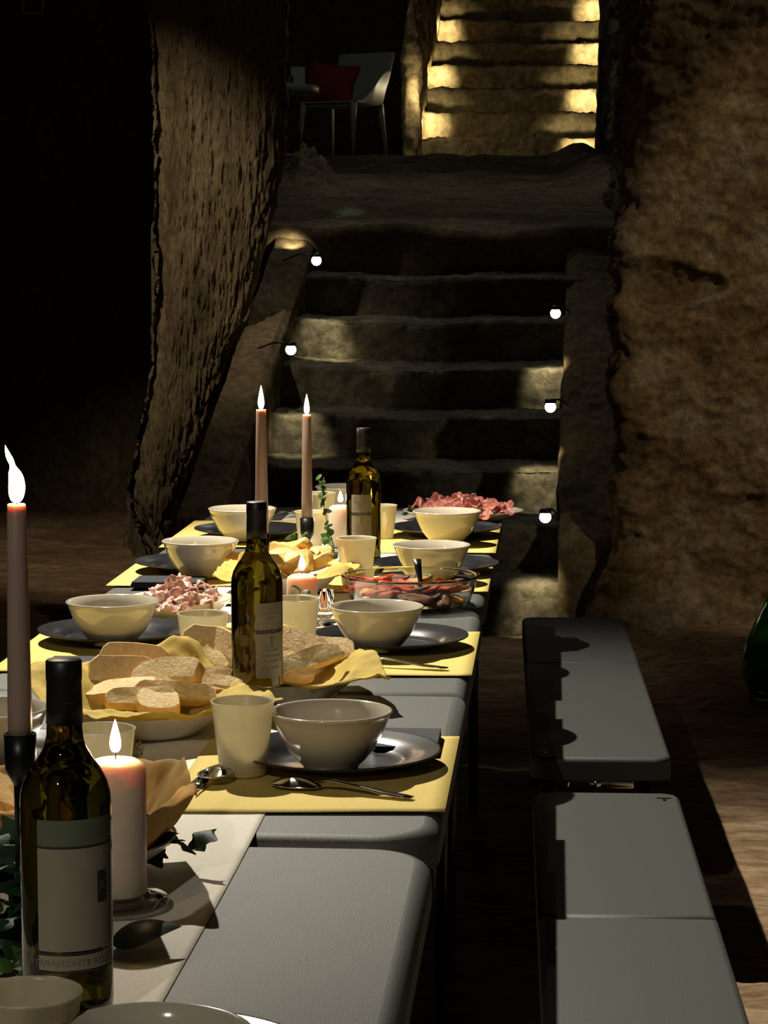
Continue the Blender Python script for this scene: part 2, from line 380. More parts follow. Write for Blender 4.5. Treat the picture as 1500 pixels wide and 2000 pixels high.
# sloping side parapets of the stair
def parapet(name, inner, outer, zt0, zt1, ya, yb):
    def f(u, v):
        Y = ya + (yb-ya)*max(0, (v-0.14)/0.86)
        zt = zt0 + (zt1-zt0)*(Y-ya)/(yb-ya)
        xi = inner(Y); xo = outer(Y)
        prof = [(xi, 0), (xi, zt-0.03), (xi+(0.03 if xo > xi else -0.03), zt), (xo, zt+0.02), (xo, 0)]
        # u along: inner wall 35 %, top 55 %, outer 10 %
        if u < 0.38: t = u/0.38; x = xi; z = -0.05 + (zt+0.02)*t; n = Vector((-1 if xo > xi else 1, 0, 0))
        elif u < 0.92: t = (u-0.38)/0.54; x = xi + (xo-xi)*t; z = zt - 0.03 + 0.03*min(1, t*6); n = Vector((0, -0.5, 0.8)).normalized()
        else: t = (u-0.92)/0.08; x = xo; z = zt*(1-t); n = Vector((0, 0, 0))
        if v < 0.14: # front face
            q = v/0.14; z = z*q; n = Vector((0, -1, 0)); Y = ya - 0.02*(1-q)
        p = (x, Y, z)
        d = 0.02*fr(p, (3, 3, 3), 4) + 0.006*fr(p, (20, 20, 20), 4)
        return Vector(p) + n*d
    o = link(name, grid(f, 110, 200), M['rock_side']); o['kind'] = 'structure'; return o
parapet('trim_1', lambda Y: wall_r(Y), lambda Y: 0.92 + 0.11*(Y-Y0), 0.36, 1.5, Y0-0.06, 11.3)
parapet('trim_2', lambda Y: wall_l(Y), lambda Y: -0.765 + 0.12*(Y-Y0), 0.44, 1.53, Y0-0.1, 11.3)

# the rising rock ground above the flight
def rampf(u, v):
    X = -1.08 + 3.68*u; Y = 11.22 + 8.6*max(0.0, (v-0.02)/0.98)
    z = 1.535 + (2.095-1.535)*min(1, ((Y-11.22)/5.4))**0.92
    if Y > 16.6: z = 2.095 
    p = (X, Y, z)
    d = 0.05*fr(p, (0.9, 1.2, 1), 4) + 0.012*fr(p, (7, 10, 7), 4)
    if Y > 16.3: d *= 0.25
    lump = math.exp(-(((X-xof(600, 13.5))/0.13)**2 + ((Y-13.6)/0.35)**2))
    z += 0.20*lump*(1+0.5*fr(p, (14, 14, 14), 4))
    
    edge = math.exp(-(((X-1.30)/0.16)**2 + ((Y-15.0)/2.2)**2)); z += 0.12*edge
    if v < 0.02: z -= 1.4*(0.02-v)/0.02
    return (X, Y, z + d)
o = link('floor_upper', grid(rampf, 300, 360), M['ramp']); o['kind'] = 'structure'
# ---------------------------------------------------------------- upper flight between jambs
up = struct('upper_stone_stairs')
YU = 18.0
def ul(Y): return xof(812, 18.0) + (Y-18)*0.10
def ur(Y): return xof(1150, 18.0) + (Y-18)*0.135
for k in range(1, 10):
    y0 = YU + 0.3*(k-1); zb = 2.105 + 0.2*(k-1)
    def st(u, v, y0=y0, zb=zb):
        x = ul(y0) - 0.03 + (ur(y0)-ul(y0)+0.06)*u; L = 0.5; s = v*L
        if s < 0.2: y = y0; z = zb + s - 0.01; n = Vector((0, -1, 0))
        else: y = y0 + (s-0.2)*1.1; z = zb + 0.19; n = Vector((0, 0, 1))
        p = (x, y, z); d = 0.022*fr(p, (5, 5, 6), 4) + 0.012*fr(p, (18, 18, 22), 4)
        return Vector(p) + n*d
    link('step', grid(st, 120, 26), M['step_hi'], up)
def column(name, x0, x1, y0, y1, z0, z1, m, amp=0.03, nu=120, nv=240, lean=0.0, skew=0.0):
    per = 2*(x1-x0) + 2*(y1-y0)
    def f(u, v):
        s = (u*per) % per; z = z0 + (z1-z0)*v
        if s < (y1-y0): x = x0; y = y1 - s; n = Vector((-1, 0, 0))
        elif s < (y1-y0)+(x1-x0): x = x0 + s-(y1-y0); y = y0; n = Vector((0, -1, 0))
        elif s < 2*(y1-y0)+(x1-x0): x = x1; y = y0 + s-(y1-y0)-(x1-x0); n = Vector((1, 0, 0))
        else: x = x1 - (s-2*(y1-y0)-(x1-x0)); y = y1; n = Vector((0, 1, 0))
        p = (x + lean*(z-z0) + skew*(y-y0), y, z); d = amp*fr(p, (3, 3, 2), 4) + amp*0.6*fr(p, (20, 20, 8), 4)
        return Vector(p) + n*d
    o = link(name, grid(f, nu, nv), m); o['kind'] = 'structure'; return o
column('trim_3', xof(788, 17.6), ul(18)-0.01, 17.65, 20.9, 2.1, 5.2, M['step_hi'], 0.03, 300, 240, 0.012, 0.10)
column('trim_4', ur(18)+0.0, ur(18)+0.20, 17.75, 20.9, 2.1, 5.2, M['rock_dark'], 0.02, 300, 200, 0.03, 0.137)

# ---------------------------------------------------------------- stair lamps
def stair_lamp(px, py, Y, side, kk, arm, label):
    p = PY(px, py, Y)
    t = thing('stair_lamp', label, 'lamp', p, 0, 'stair lamps')
    b = lathe([(0, 0.034), (0.016, 0.032), (0.022, 0.024), (0.023, 0.016), (0.021, 0.016), (0.018, 0.022)], 24)
    link('lamp_housing', b, M['black_metal'], t)
    b = bmesh.new(); bmesh.ops.create_uvsphere(b, u_segments=20, v_segments=12, radius=0.022)
    link('lens', b, M['lamp_glow'], t)
    b = tube(bmesh.new(), [(0, 0, 0.028), (side*arm*0.5, 0.03, 0.028), (side*arm, 0.14, 0.0)], 0.004, 8)
    link('bracket', b, M['black_metal'], t)
    yk = Y0 + TREAD*(kk-1); zk = RISE*(kk-0.5)
    q = Vector((p.x - side*0.02, yk + 0.02, zk))
    spot('stair_lamp_beam', p + Vector((-side*0.015, 0.0, -0.04)), q, 15, 48, 0.02, (1, 0.84, 0.5), 0.9)
    return t
stair_lamp(1065, 1010, 8.86, 1, 1, 0.05, 'small round stair lamp on the right beside the lowest step')
stair_lamp(1075, 795, 9.50, 1, 3, 0.08, 'small round stair lamp on the right, middle of the three')
stair_lamp(1085, 612, 10.16, 1, 5, 0.07, 'small round stair lamp on the right, highest of the three')
stair_lamp(568, 683, 9.85, -1, 4, 0.14, 'small round stair lamp on the left, lower of the pair')
stair_lamp(618, 509, 10.5, -1, 6, 0.15, 'small round stair lamp on the left, higher of the pair')
# concealed stair lamps whose glow shows on the risers
def hooded(x, y, z, side, power=8, tgt=(0.14, -0.22), wide=100):
    spot('riser_lamp_beam', (x, y, z), (x - side*tgt[0], y + 0.14, z + tgt[1]), power, wide, 0.015, (1, 0.84, 0.5), 0.8)
hooded(xof(575, 11.1), 11.1, 1.50, -1, 2.0, (-0.03, -0.08))
for k in (2, 4, 6): hooded(ul(18+0.3*(k-1))+0.07, YU+0.3*(k-1)-0.22, 2.105+0.2*(k-1)+0.13, -1, 8, (0.0, -0.02), 88)
for k in (1, 3, 5, 7): hooded(ur(18+0.3*(k-1))-0.07, YU+0.3*(k-1)-0.22, 2.105+0.2*(k-1)+0.13, 1, 8, (0.0, -0.02), 88)
point('jamb_fill', (ul(18)+0.04, 17.55, 2.6), 2.2, 0.02, (1, 0.82, 0.5))  # added point light without a fixture, brightens the left jamb

# ================================================================ TABLES AND BENCHES
T = 0.76; BZ = 0.43
def slab_outline(L, W, r, ends):
    pts = []
    n = 8
    def corner(cx, cy, a0, rr):
        if rr <= 0: pts.append((cx, cy)); return
        for i in range(n+1):
            a = a0 + PI/2*i/n; pts.append((cx + rr*math.cos(a), cy + rr*math.sin(a)))
    hx, hy = W/2, L/2
    r0 = r if ends[1] else 0; r1 = r if ends[0] else 0
    corner(hx-r0, hy-r0, 0, r0); corner(-hx+r0, hy-r0, PI/2, r0)
    corner(-hx+r1, -hy+r1, PI, r1); corner(hx-r1, -hy+r1, 1.5*PI, r1)
    return pts
def slab(L, W, th, r, ends, bev):
    bm = bmesh.new(); pts = slab_outline(L, W, r, ends)
    vv = [bm.verts.new((x, y, 0)) for x, y in pts]; f = bm.faces.new(vv)
    e = bmesh.ops.extrude_face_region(bm, geom=[f]); nv = [v for v in e['geom'] if isinstance(v, bmesh.types.BMVert)]
    for v in nv: v.co.z = -th
    bmesh.ops.recalc_face_normals(bm, faces=bm.faces[:])
    top = [ed for ed in bm.edges if all(abs(v.co.z) < 1e-6 for v in ed.verts)]
    r_ = bmesh.ops.bevel(bm, geom=top, offset=bev, segments=4, affect='EDGES', profile=0.5)
    for f in r_['faces']: f.smooth = True
    return bm
def folding(name, label, cat, grp, c, rz, L, W, ztop, r, mat, bev, fold=0.5, tilt=0):
    t = thing(name, label, cat, (c[0], c[1], 0), rz, grp)
    th = 0.045
    l1 = L*fold - 0.0015; l2 = L*(1-fold) - 0.0015
    a = link('top_panel', slab(l1, W, th, r, (True, False), bev), mat, t, False, (0, -L/2 + l1/2, ztop))
    b = link('top_panel', slab(l2, W, th, r, (False, True), bev), mat, t, False, (0, L/2 - l2/2, ztop))
    for s in (-1, 1):
        yy = s*(L/2-0.22); hw = W/2 - (0.07 if W > 0.5 else 0.04)
        for q in (-1, 1):
            link('leg', tube(bmesh.new(), [(q*hw, yy, ztop-th), (q*hw, yy + s*0.05, 0.0)], 0.0125, 10), M['black_metal'], t)
        link('cross_bar', tube(bmesh.new(), [(-hw, yy+s*0.03, ztop*0.42), (hw, yy+s*0.03, ztop*0.42)], 0.010, 8), M['black_metal'], t)
        link('cross_bar', tube(bmesh.new(), [(-hw, yy, ztop-th-0.012), (hw, yy, ztop-th-0.012)], 0.012, 8), M['black_metal'], t)
        bm = bmesh.new(); tube(bm, [(0, yy-s*0.02, ztop*0.42), (0, s*0.10, ztop-th-0.01)], 0.008, 8)
        link('brace', bm, M['black_metal'], t)
    for s in (-1, 1):
        bm = bmesh.new(); box(bm, (s*(W/2-0.025), 0, ztop-th-0.012), (0.02, L*0.82, 0.024), 0.003)
        link('side_rail', bm, M['black_metal'], t, False)
    return t
# table axis: right edge passes (0.112,3.40) with slope 0.070
RZT = -math.atan(0.070)
TD = Vector((math.sin(0.0699), math.cos(0.0699), 0)); TN = Vector((TD.y, -TD.x, 0))
def edge_x(Y): return 0.112 + 0.070*(Y-3.40)
TW = 0.75
def tcen(Ya, Yb):
    Y = (Ya+Yb)/2; return Vector((edge_x(Y), Y, 0)) - TN*(TW/2)
Ya = P(700, 1652, T).y
folding('folding_table', 'bare grey folding table nearest the camera, end corner rounded', 'table', 'grey folding tables in a row', tcen(Ya-1.78, Ya), RZT, 1.78, TW, T, 0.075, M['plastic'], 0.019)
Yb = P(700, 1640, T).y; Yc = P(930, 1186, T).y
folding('folding_table', 'middle grey folding table under the bread platters', 'table', 'grey folding tables in a row', tcen(Yb, Yc), RZT, (Yc-Yb)/TD.y, TW, T, 0.075, M['plastic'], 0.019)
Yd = Yc + 0.02
folding('folding_table', 'far grey folding table with the cured ham platter at its end', 'table', 'grey folding tables in a row', tcen(Yd, Yd+1.78), RZT, 1.78, TW, T, 0.075, M['plastic'], 0.019)
# benches
def bench(a, b, c, d, label, fold, tmarks):
    pa = P(*a, BZ); pb = P(*b, BZ); pc = P(*c, BZ); pd = P(*d, BZ)   # far-left, far-right, near-left, near-right
    far = (pa+pb)/2; near = (pc+pd)/2; W = ((pb-pa).length + (pd-pc).length)/2; L = (far-near).length; dr = far-near
    rz = -math.atan2(dr.x, dr.y); cc = (far+near)/2
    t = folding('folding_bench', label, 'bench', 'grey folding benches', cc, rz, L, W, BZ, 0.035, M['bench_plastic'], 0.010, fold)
    for (mx, my) in tmarks:
        bm = bmesh.new(); box(bm, (mx*(W/2-0.03), my*(L/2-0.05), BZ+0.0006), (0.026, 0.005, 0.0012)); box(bm, (mx*(W/2-0.03), my*(L/2-0.05)-0.012, BZ+0.0006), (0.006, 0.018, 0.0012))
        link('moulded_mark', bm, M['black_metal'], t, False)
    return t, rz, L, cc, W
fb = bench((1020, 1206), (1217, 1204), (1038, 1482), (1310, 1478), 'far grey folding bench, its near end showing the latch underneath', 0.60, [(-1, -1)])
bm = bmesh.new(); box(bm, (0.0, -fb[2]/2+0.03, BZ-0.055), (0.13, 0.04, 0.02), 0.004); bmesh.ops.create_uvsphere(bm, u_segments=12, v_segments=8, radius=0.012, matrix=Matrix.Translation((-0.01, -fb[2]/2+0.008, BZ-0.052)))
lk = link('latch', bm, M['steel'], fb[0], True)
pn = P(1040, 1545, BZ); pf = P(1325, 1548, BZ)
dirv = Vector((0.052, 1, 0)).normalized(); Lb = 1.80
q0 = pn - dirv*Lb; q1 = pf - dirv*Lb
t = (pn+pf)/2; cc = t - dirv*Lb/2
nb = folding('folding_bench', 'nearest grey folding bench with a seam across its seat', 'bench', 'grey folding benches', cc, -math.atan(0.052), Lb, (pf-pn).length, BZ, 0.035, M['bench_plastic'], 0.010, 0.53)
Wn = (pf-pn).length
for s_ in (1,):
    bm = bmesh.new(); box(bm, (s_*(Wn/2-0.03), Lb/2-0.05, BZ+0.0006), (0.026, 0.005, 0.0012)); box(bm, (s_*(Wn/2-0.03), Lb/2-0.062, BZ+0.0006), (0.006, 0.018, 0.0012))
    link('moulded_mark', bm, M['black_metal'], nb, False)

# ================================================================ TABLE LINEN
def cx(Y): return edge_x(Y) - TW/2
def runner(label, ya, yb, half, off, fold_end=False):
    def f(u, v):
        Y = ya + (yb-ya)*v; s = (u-0.5)*2*half + off
        x = cx(Y) + s + 0.004*math.sin(Y*3)
        z = T + 0.0012 + 0.0016*max(0, fr((x, Y, 0), (5, 7, 1), 3))
        e = min(u, 1-u)
        if e < 0.03: z = T + 0.0014
        if fold_end and v < 0.10:
            k = 1-v/0.10; z += 0.05*math.sin(min(1, k*1.0)*PI)*max(0, (u-0.55))*1.6
        return (x, Y, z)
    o = link('table_runner', grid(f, 40, 150), M['runner'])
    so = o.modifiers.new('thickness', 'SOLIDIFY'); so.thickness = 0.0009; so.offset = -1
    return tag(o, label, 'runner', 'white table runners')
runner('white cloth runner along the nearest table', 1.0, P(540, 1572, T).y, 0.165, 0.0)
runner('white cloth runner under the bread platters on the middle table', P(540, 1572, T).y+0.02, Yc-0.01, 0.175, 0.012, False)
runner('white cloth runner along the far table', Yd+0.01, Yd+1.7, 0.165, 0.0)
ZM = T + 0.0046
def placemat(ya, yb, side, label, wv=0.33, over=0.004):
    def f(u, v):
        Y = ya + (yb-ya)*v
        if side > 0: x = edge_x(Y) - wv + (wv+over)*u
        else: x = edge_x(Y) - TW - over + (wv+over)*u
        z = ZM + 0.0005*math.sin(u*7+Y*3)
        if v < 0.08: z -= 0.0006*(1-v/0.08)
        return (x, Y, z)
    o = link('paper_placemat', grid(f, 16, 22), M['mat'])
    so = o.modifiers.new('thickness', 'SOLIDIFY'); so.thickness = 0.0004; so.offset = -1
    return tag(o, label, 'placemat', 'yellow paper placemats')
def yy(py): return P(800, py, T).y
MATS = [(yy(1592), yy(1444), 1, 'yellow paper placemat nearest on the right side of the table'),
        (yy(1324), yy(1239), 1, 'yellow paper placemat second from near on the right side'),
        (yy(1160), yy(1104), 1, 'yellow paper placemat behind the glass dish of peppers'),
        (yy(1083), yy(1026), 1, 'yellow paper placemat farthest on the right side'),
        (yy(1590), yy(1452), -1, 'yellow paper placemat nearest on the left side under the fork'),
        (yy(1315), yy(1225), -1, 'yellow paper placemat on the left beside the large bread platter'),
        (yy(1148), yy(1098), -1, 'yellow paper placemat on the left behind the cured pork dish'),
        (yy(1072), yy(1020), -1, 'yellow paper placemat farthest on the left side')]
for a in MATS: placemat(*a)
ZI = ZM + 0.0009

# ================================================================ CROCKERY
def make_plate():
    R = 0.131
    prof = [(0, 0.004), (0.055, 0.004), (0.078, 0.0045), (0.088, 0.008), (0.094, 0.013), (0.112, 0.0175), (R-0.002, 0.022), (R, 0.0225), (R, 0.0205), (R-0.003, 0.019), (0.11, 0.0145), (0.09, 0.009), (0.078, 0.001), (0.07, 0), (0, 0)]
    return fixn(lathe(prof, 72))
def make_bowl():
    R = 0.0765
    out = [(0.0, 0.0), (0.034, 0.0), (0.036, 0.004), (0.043, 0.010), (0.055, 0.024), (0.065, 0.043), (0.072, 0.060), (R-0.001, 0.069), (R+0.0012, 0.0705), (R+0.0012, 0.0725), (R-0.001, 0.0735), (R-0.0035, 0.072), (0.068, 0.060), (0.061, 0.043), (0.051, 0.026), (0.038, 0.012), (0.025, 0.008), (0, 0.007)]
    return fixn(lathe(out, 72))
PM = None; BM_ = None
def plate(px, py, label):
    global PM
    p = P(px, py, T+0.012)
    if PM is None:
        o = link('dinner_plate', make_plate(), M['plate']); PM = o
    else: o = PM.copy(); C.objects.link(o)
    o.location = (p.x, p.y, ZI); return tag(o, label, 'plate', 'black dinner plates')
def bowl(px, py, label, onplate=True, at=None):
    global BM_
    zr = ZI + (0.0045 if onplate else 0)
    p = P(px, py, zr+0.072)
    if BM_ is None:
        o = link('soup_bowl', make_bowl(), M['bowl']); BM_ = o
    else: o = BM_.copy(); C.objects.link(o)
    o.location = (p.x, p.y, zr); return tag(o, label, 'bowl', 'cream bowls')
SET = [((660, 1484), (646, 1388), 'nearest on the right, beside a frosted cup'), ((761, 1256), (735, 1184), 'second from near on the right, by the pepper dish'),
       ((850, 1112), (843, 1064), 'behind the glass dish of peppers'), ((870, 1040), (873, 998), 'farthest on the right, by the ham platter'),
       ((-10, 1484), (-24, 1382), 'cut by the left frame edge behind the tall candle'), ((226, 1244), (220, 1174), 'on the left behind the large bread platter'),
       ((386, 1108), (391, 1056), 'on the left behind the cured pork dish'), ((490, 1043), (473, 993), 'farthest on the left, behind the taper candle'),]
for (pp, bb, d) in SET:
    plate(*pp, 'black dinner plate ' + d)
    bowl(*bb, 'cream bowl on a plate, ' + d)
plate(300, 2110, 'black dinner plate under the bowl cut by the bottom frame edge')
bowl(290, 2022, 'cream bowl cut by the bottom frame edge')
bowl(676, 950, 'cream bowl at the far head of the table, behind the bottle')

def cup_bm(h=0.093, rt=0.0405, rb=0.029):
    prof = [(0, 0.0), (rb-0.001, 0), (rb, 0.002), (rt-0.0012, h-0.003), (rt, h-0.0015), (rt, h), (rt-0.0015, h), (rt-0.0028, h-0.003), (rb-0.0018, 0.012), (rb-0.004, 0.010), (0, 0.0095)]
    return fixn(lathe(prof, 56))
CU = None
def cup(px, py_rim, label, s=1.0):
    global CU
    p = P(px, py_rim, ZI + 0.093*s)
    if CU is None: o = link('frosted_cup', cup_bm(), M['cup']); CU = o
    else: o = CU.copy(); C.objects.link(o)
    o.location = (p.x, p.y, ZI); o.scale = (s, s, s); return tag(o, label, 'cup', 'frosted cups')
cup(474, 1368, 'frosted cup at the nearest right place, left of the bowl')
cup(56, 1936, 'frosted cup in the bottom left corner in front of the wine bottle')
cup(198, 1422, 'frosted cup behind the lit pillar candle and near bottle')
cup(396, 1197, 'frosted cup left of the middle bottle, behind the bread')
cup(577, 1168, 'frosted cup right of the middle bottle, in front of the low pillar candle')
cup(696, 1050, 'frosted cup in front of the far wine bottle')
cup(540, 1065, 'frosted cup half hidden behind the crisp bread basket', 0.8)
cup(606, 998, 'frosted cup behind the far candlestick', 0.88)
cup(623, 962, 'frosted cup farthest, behind the green sprig')
cup(748, 986, 'frosted cup just right of the far wine bottle', 0.82)

# ---------------------------------------------------------------- napkins
def napkin(px, py, rz, label, sx=0.08, sy=0.15):
    p = P(px, py, T+0.01); t = thing('paper_napkin', label, 'napkin', (p.x, p.y, ZI), rz, 'dark paper napkins')
    for k in range(3):
        bm = bmesh.new(); box(bm, (0.001*k, -0.0015*k, 0.0022 + 0.0042*k), (sx-0.002*k, sy-0.002*k, 0.0036), 0.0012)
        link('fold', bm, M['napkin'], t, False)
    return t
napkin(795, 1450, RZT-PI/2*0, 'dark folded paper napkin at the nearest right place, beside the bowl', 0.085, 0.13)
napkin(155, 1302, RZT, 'dark folded paper napkin on the left beside the bread platter', 0.11, 0.12)
napkin(330, 1138, RZT, 'dark folded paper napkin on the left behind the cured pork', 0.14, 0.10)
napkin(765, 1098, RZT, 'dark folded paper napkin between the pepper dish and far bottle', 0.10, 0.05)
napkin(905, 1205, RZT, 'dark folded paper napkin at the table edge by the pepper dish', 0.07, 0.10) if False else None

# ---------------------------------------------------------------- cutlery
def loft(path, bm=None):
    bm = bm or bmesh.new(); rings = []
    for (x, w_, z, th) in path:
        rings.append([bm.verts.new((x, a*w_/2, z + b*th/2 + (0.15*th if a == 0 else 0))) for a, b in ((-1, -0.6), (0, -1), (1, -0.6), (1, 0.6), (0, 1), (-1, 0.6))])
    for a, b in zip(rings, rings[1:]):
        for k in range(6): bm.faces.new((a[k], a[(k+1) % 6], b[(k+1) % 6], b[k]))
    bm.faces.new(rings[0][::-1]); bm.faces.new(rings[-1]); return fixn(bm)
HANDLE = [(0.0, 0.010, 0.003, 0.002), (0.012, 0.018, 0.003, 0.0024), (0.04, 0.015, 0.005, 0.0028), (0.075, 0.009, 0.010, 0.003), (0.105, 0.0065, 0.013, 0.0035), (0.125, 0.0068, 0.010, 0.003)]
def fork(name_label, p, rz, grp='steel forks', parts=True):
    t = thing('fork', name_label, 'fork', p, rz, grp)
    link('handle', loft(HANDLE), M['steel'], t)
    link('head', loft([(0.125, 0.0068, 0.010, 0.003), (0.137, 0.018, 0.006, 0.0022), (0.150, 0.023, 0.0035, 0.0018), (0.156, 0.023, 0.003, 0.0018)]), M['steel'], t)
    for k in range(4):
        y = -0.0092 + 0.0061*k; bm = tube(bmesh.new(), [(0.155, y, 0.003), (0.172, y, 0.003), (0.188, y*0.96, 0.006), (0.197, y*0.94, 0.009)], [0.0019, 0.0017, 0.0014, 0.0007], 8)
        link('tine', bm, M['steel'], t)
    return t
def spoon(label, p, rz, grp='steel spoons', flip=False):
    t = thing('spoon', label, 'spoon', p, rz, grp)
    link('handle', loft(HANDLE), M['steel'], t)
    def f(u, v):
        a = 2*PI*u; r = v
        x = 0.156 + 0.033*r*math.cos(a); y = 0.0205*r*math.sin(a)*(1+0.12*math.cos(a)); z = 0.012 - 0.0095*(1-r*r)
        return (x, y, z if not flip else 0.012 + 0.0095*(1-r*r) - 0.009)
    bm = grid(f, 28, 8); bmesh.ops.remove_doubles(bm, verts=bm.verts[:], dist=1e-5)
    o = link('spoon_bowl', bm, M['steel'], t); so = o.modifiers.new('thickness', 'SOLIDIFY'); so.thickness = 0.0012
    return t
def on(px, py, z=0): q = P(px, py, ZI); return (q.x, q.y, ZI + z)
def rot_between(a, b): pa = P(*a, ZI); pb = P(*b, ZI); return math.atan2(pb.y-pa.y, pb.x-pa.x)
fork('steel fork tipped up beside the cup base at the nearest right place', on(455, 1488), rot_between((455, 1488), (392, 1534)))
spoon('steel dessert spoon next to the fork at the nearest right place', on(485, 1478), rot_between((485, 1478), (428, 1522)))
spoon('large steel spoon lying in front of the nearest right plate', on(806, 1562), rot_between((806, 1562), (500, 1530)), flip=True)
fork('steel fork in front of the second plate on the right', on(875, 1308), rot_between((875, 1308), (700, 1300)))
spoon('steel spoon handle up between runner and second right bowl', on(700, 1262), rot_between((700, 1262), (622, 1216)))
fork('steel fork tines up behind the lit pillar candle', on(248, 1520), rot_between((248, 1520), (259, 1462)))
fork('steel fork on the farthest left placemat', on(500, 1016), rot_between((500, 1016), (575, 1006)))

# ---------------------------------------------------------------- bottles
BOT = [(0, 0.006), (0.02, 0.003), (0.030, 0.0), (0.035, 0.001), (0.0375, 0.006), (0.038, 0.015), (0.038, 0.178), (0.0372, 0.188), (0.0345, 0.198), (0.029, 0.208), (0.0225, 0.217), (0.0175, 0.226), (0.0152, 0.236), (0.0145, 0.25), (0.0142, 0.286), (0.0142, 0.2965), (0.0, 0.2965)]
def cyl_patch(r, a0, a1, z0, z1, n=24):
    def f(u, v): a = a0 + (a1-a0)*u; return (r*math.cos(a), r*math.sin(a), z0 + (z1-z0)*v)
    return grid(f, n, 2)
def cyl_text(txt, size, r, ac, zc, bold=False, sx=1.0):
    cu = bpy.data.curves.new('lettering', 'FONT'); cu.body = txt; cu.size = size; cu.align_x = 'CENTER'; cu.align_y = 'CENTER'
    cu.extrude = 0.0001; cu.resolution_u = 2
    if bold: cu.offset = size*0.03
    to = bpy.data.objects.new('tmp', cu); C.objects.link(to)
    dg = bpy.context.evaluated_depsgraph_get(); me = bpy.data.meshes.new_from_object(to.evaluated_get(dg))
    bpy.data.objects.remove(to)
    bm = bmesh.new(); bm.from_mesh(me); bpy.data.meshes.remove(me)
    for v in bm.verts:
        a = ac + v.co.x*sx/r; rr = r + v.co.z + 0.00025; z = zc + v.co.y
        v.co = (rr*math.cos(a), rr*math.sin(a), z)
    return bm
def wine_bottle(px, py, label, s, face, kind):
    """face: angle (about z) the label is centred on; -pi/2 faces the camera"""
    p = P(px, py, ZI)
    t = thing('wine_bottle', label, 'bottle', (p.x, p.y, ZI), 0, 'wine bottles'); t.scale = (s[0], s[0], s[1])
    link('glass_body', fixn(lathe(BOT, 64)), M['bottle_glass'], t)
    fo = link('capsule', fixn(lathe([(0.0, 0.2995), (0.0135, 0.2995), (0.0150, 0.298), (0.0150, 0.284), (0.0145, 0.281), (0.0149, 0.262), (0.0154, 0.246), (0.0148, 0.246), (0.0146, 0.26), (0.0144, 0.297)], 40)), M['foil'], t)
    r = 0.0384
    if kind == 'band':
        a0, a1 = face-0.95, face+0.95
        link('label_band', cyl_patch(r, a0, a1, 0.150, 0.172), M['label_green'], t, True)
        lb = link('paper_label', cyl_patch(r, a0, a1, 0.062, 0.148), M['label'], t)
        ls = link('label_strip', cyl_patch(r, a0, a1, 0.046, 0.0585), M['label'], t)
        for zz in (0.149, 0.0602, 0.0445): link('label_rule', cyl_patch(r+0.0002, a0, a1, zz-0.0008, zz+0.0008), M['ink'], t)
        link('lettering', cyl_text('TERRAMONTE ROSSO', 0.0072, r, face-0.1, 0.052, False, 1.15), M['ink_pale'], ls)
        bm = cyl_patch(r+0.0003, face+0.42, face+0.68, 0.101, 0.127, 8); e = link('emblem', bm, M['ink'], lb)
        link('emblem', cyl_text('X', 0.012, r+0.0004, face+0.55, 0.114), M['label_green'], lb)
        # sail mark on the capsule
        for q in ([(-0.004, 0.268), (-0.0008, 0.280), (-0.0006, 0.268)], [(0.0006, 0.268), (0.001, 0.279), (0.0042, 0.268)]):
            bm = bmesh.new(); tube(bm, [(0.0153*math.cos(face+0.1+a/0.0153), 0.0153*math.sin(face+0.1+a/0.0153), z) for a, z in q], 0.00022, 5); link('printed_sail', bm, M['silver_ink'], t)
        bm = bmesh.new(); tube(bm, [(0.0153*math.cos(face+0.1+a/0.0153), 0.0153*math.sin(face+0.1+a/0.0153), 0.265) for a in (-0.006, -0.003, 0, 0.003, 0.006)], 0.0003, 5); link('printed_line', bm, M['silver_ink'], t)
    else:
        a0, a1 = face-0.62, face+0.62; z0, z1 = 0.045, 0.155
        lb = link('paper_label', cyl_patch(r, a0, a1, z0, z1), M['label'], t)
        for txt, sz, zz, mm, bd in (('C I L I E G I', 0.0075, 0.148, 'ink_pale', False), ('TOSCANA ROSSO', 0.0052, 0.140, 'ink_pale', False), ('RISERVA', 0.0052, 0.133, 'ink_pale', False), ('sassotondo', 0.0115, 0.114, 'ink', True),
                              ('prodotto in Italia', 0.0042, 0.086, 'ink_pale', False), ('imbottigliato all origine', 0.0042, 0.078, 'ink_pale', False), ('vino rosso da uve', 0.0042, 0.070, 'ink_pale', False), ('750 ml   13% vol', 0.0045, 0.060, 'ink_pale', False)):
            link('lettering', cyl_text(txt, sz, r, face, zz, bd, 0.9), M[mm], lb)
        link('label_rule', cyl_patch(r+0.0002, face-0.5, face+0.5, 0.1245, 0.1253), M['ink_pale'], lb)
        link('label_rule', cyl_patch(r+0.0002, face-0.5, face+0.5, 0.0905, 0.0912), M['ink_pale'], lb)
        for zz in (0.0935, 0.1055): link('emblem', cyl_patch(r+0.0003, face-0.03, face+0.07, zz-0.0006, zz+0.0006, 6), M['ink'], lb)
        for aa in (-0.03, 0.06): link('emblem', cyl_patch(r+0.0003, face+aa, face+aa+0.014, 0.0935, 0.1055, 3), M['ink'], lb)
        link('emblem', cyl_patch(r+0.0003, face, face+0.045, 0.097, 0.103, 4), M['ink_pale'], lb)
        # printed panel with a figure on the capsule
        ra = 0.0152; fc = -PI/2 + 0.45
        for a0_, a1_, z0_, z1_ in ((-0.3, 0.3, 0.2665, 0.2671), (-0.3, 0.3, 0.2865, 0.2871), (-0.3, -0.26, 0.2665, 0.2871), (0.26, 0.3, 0.2665, 0.2871)):
            link('printed_panel', cyl_patch(ra, fc+a0_, fc+a1_, z0_, z1_, 8), M['silver_ink'], t)
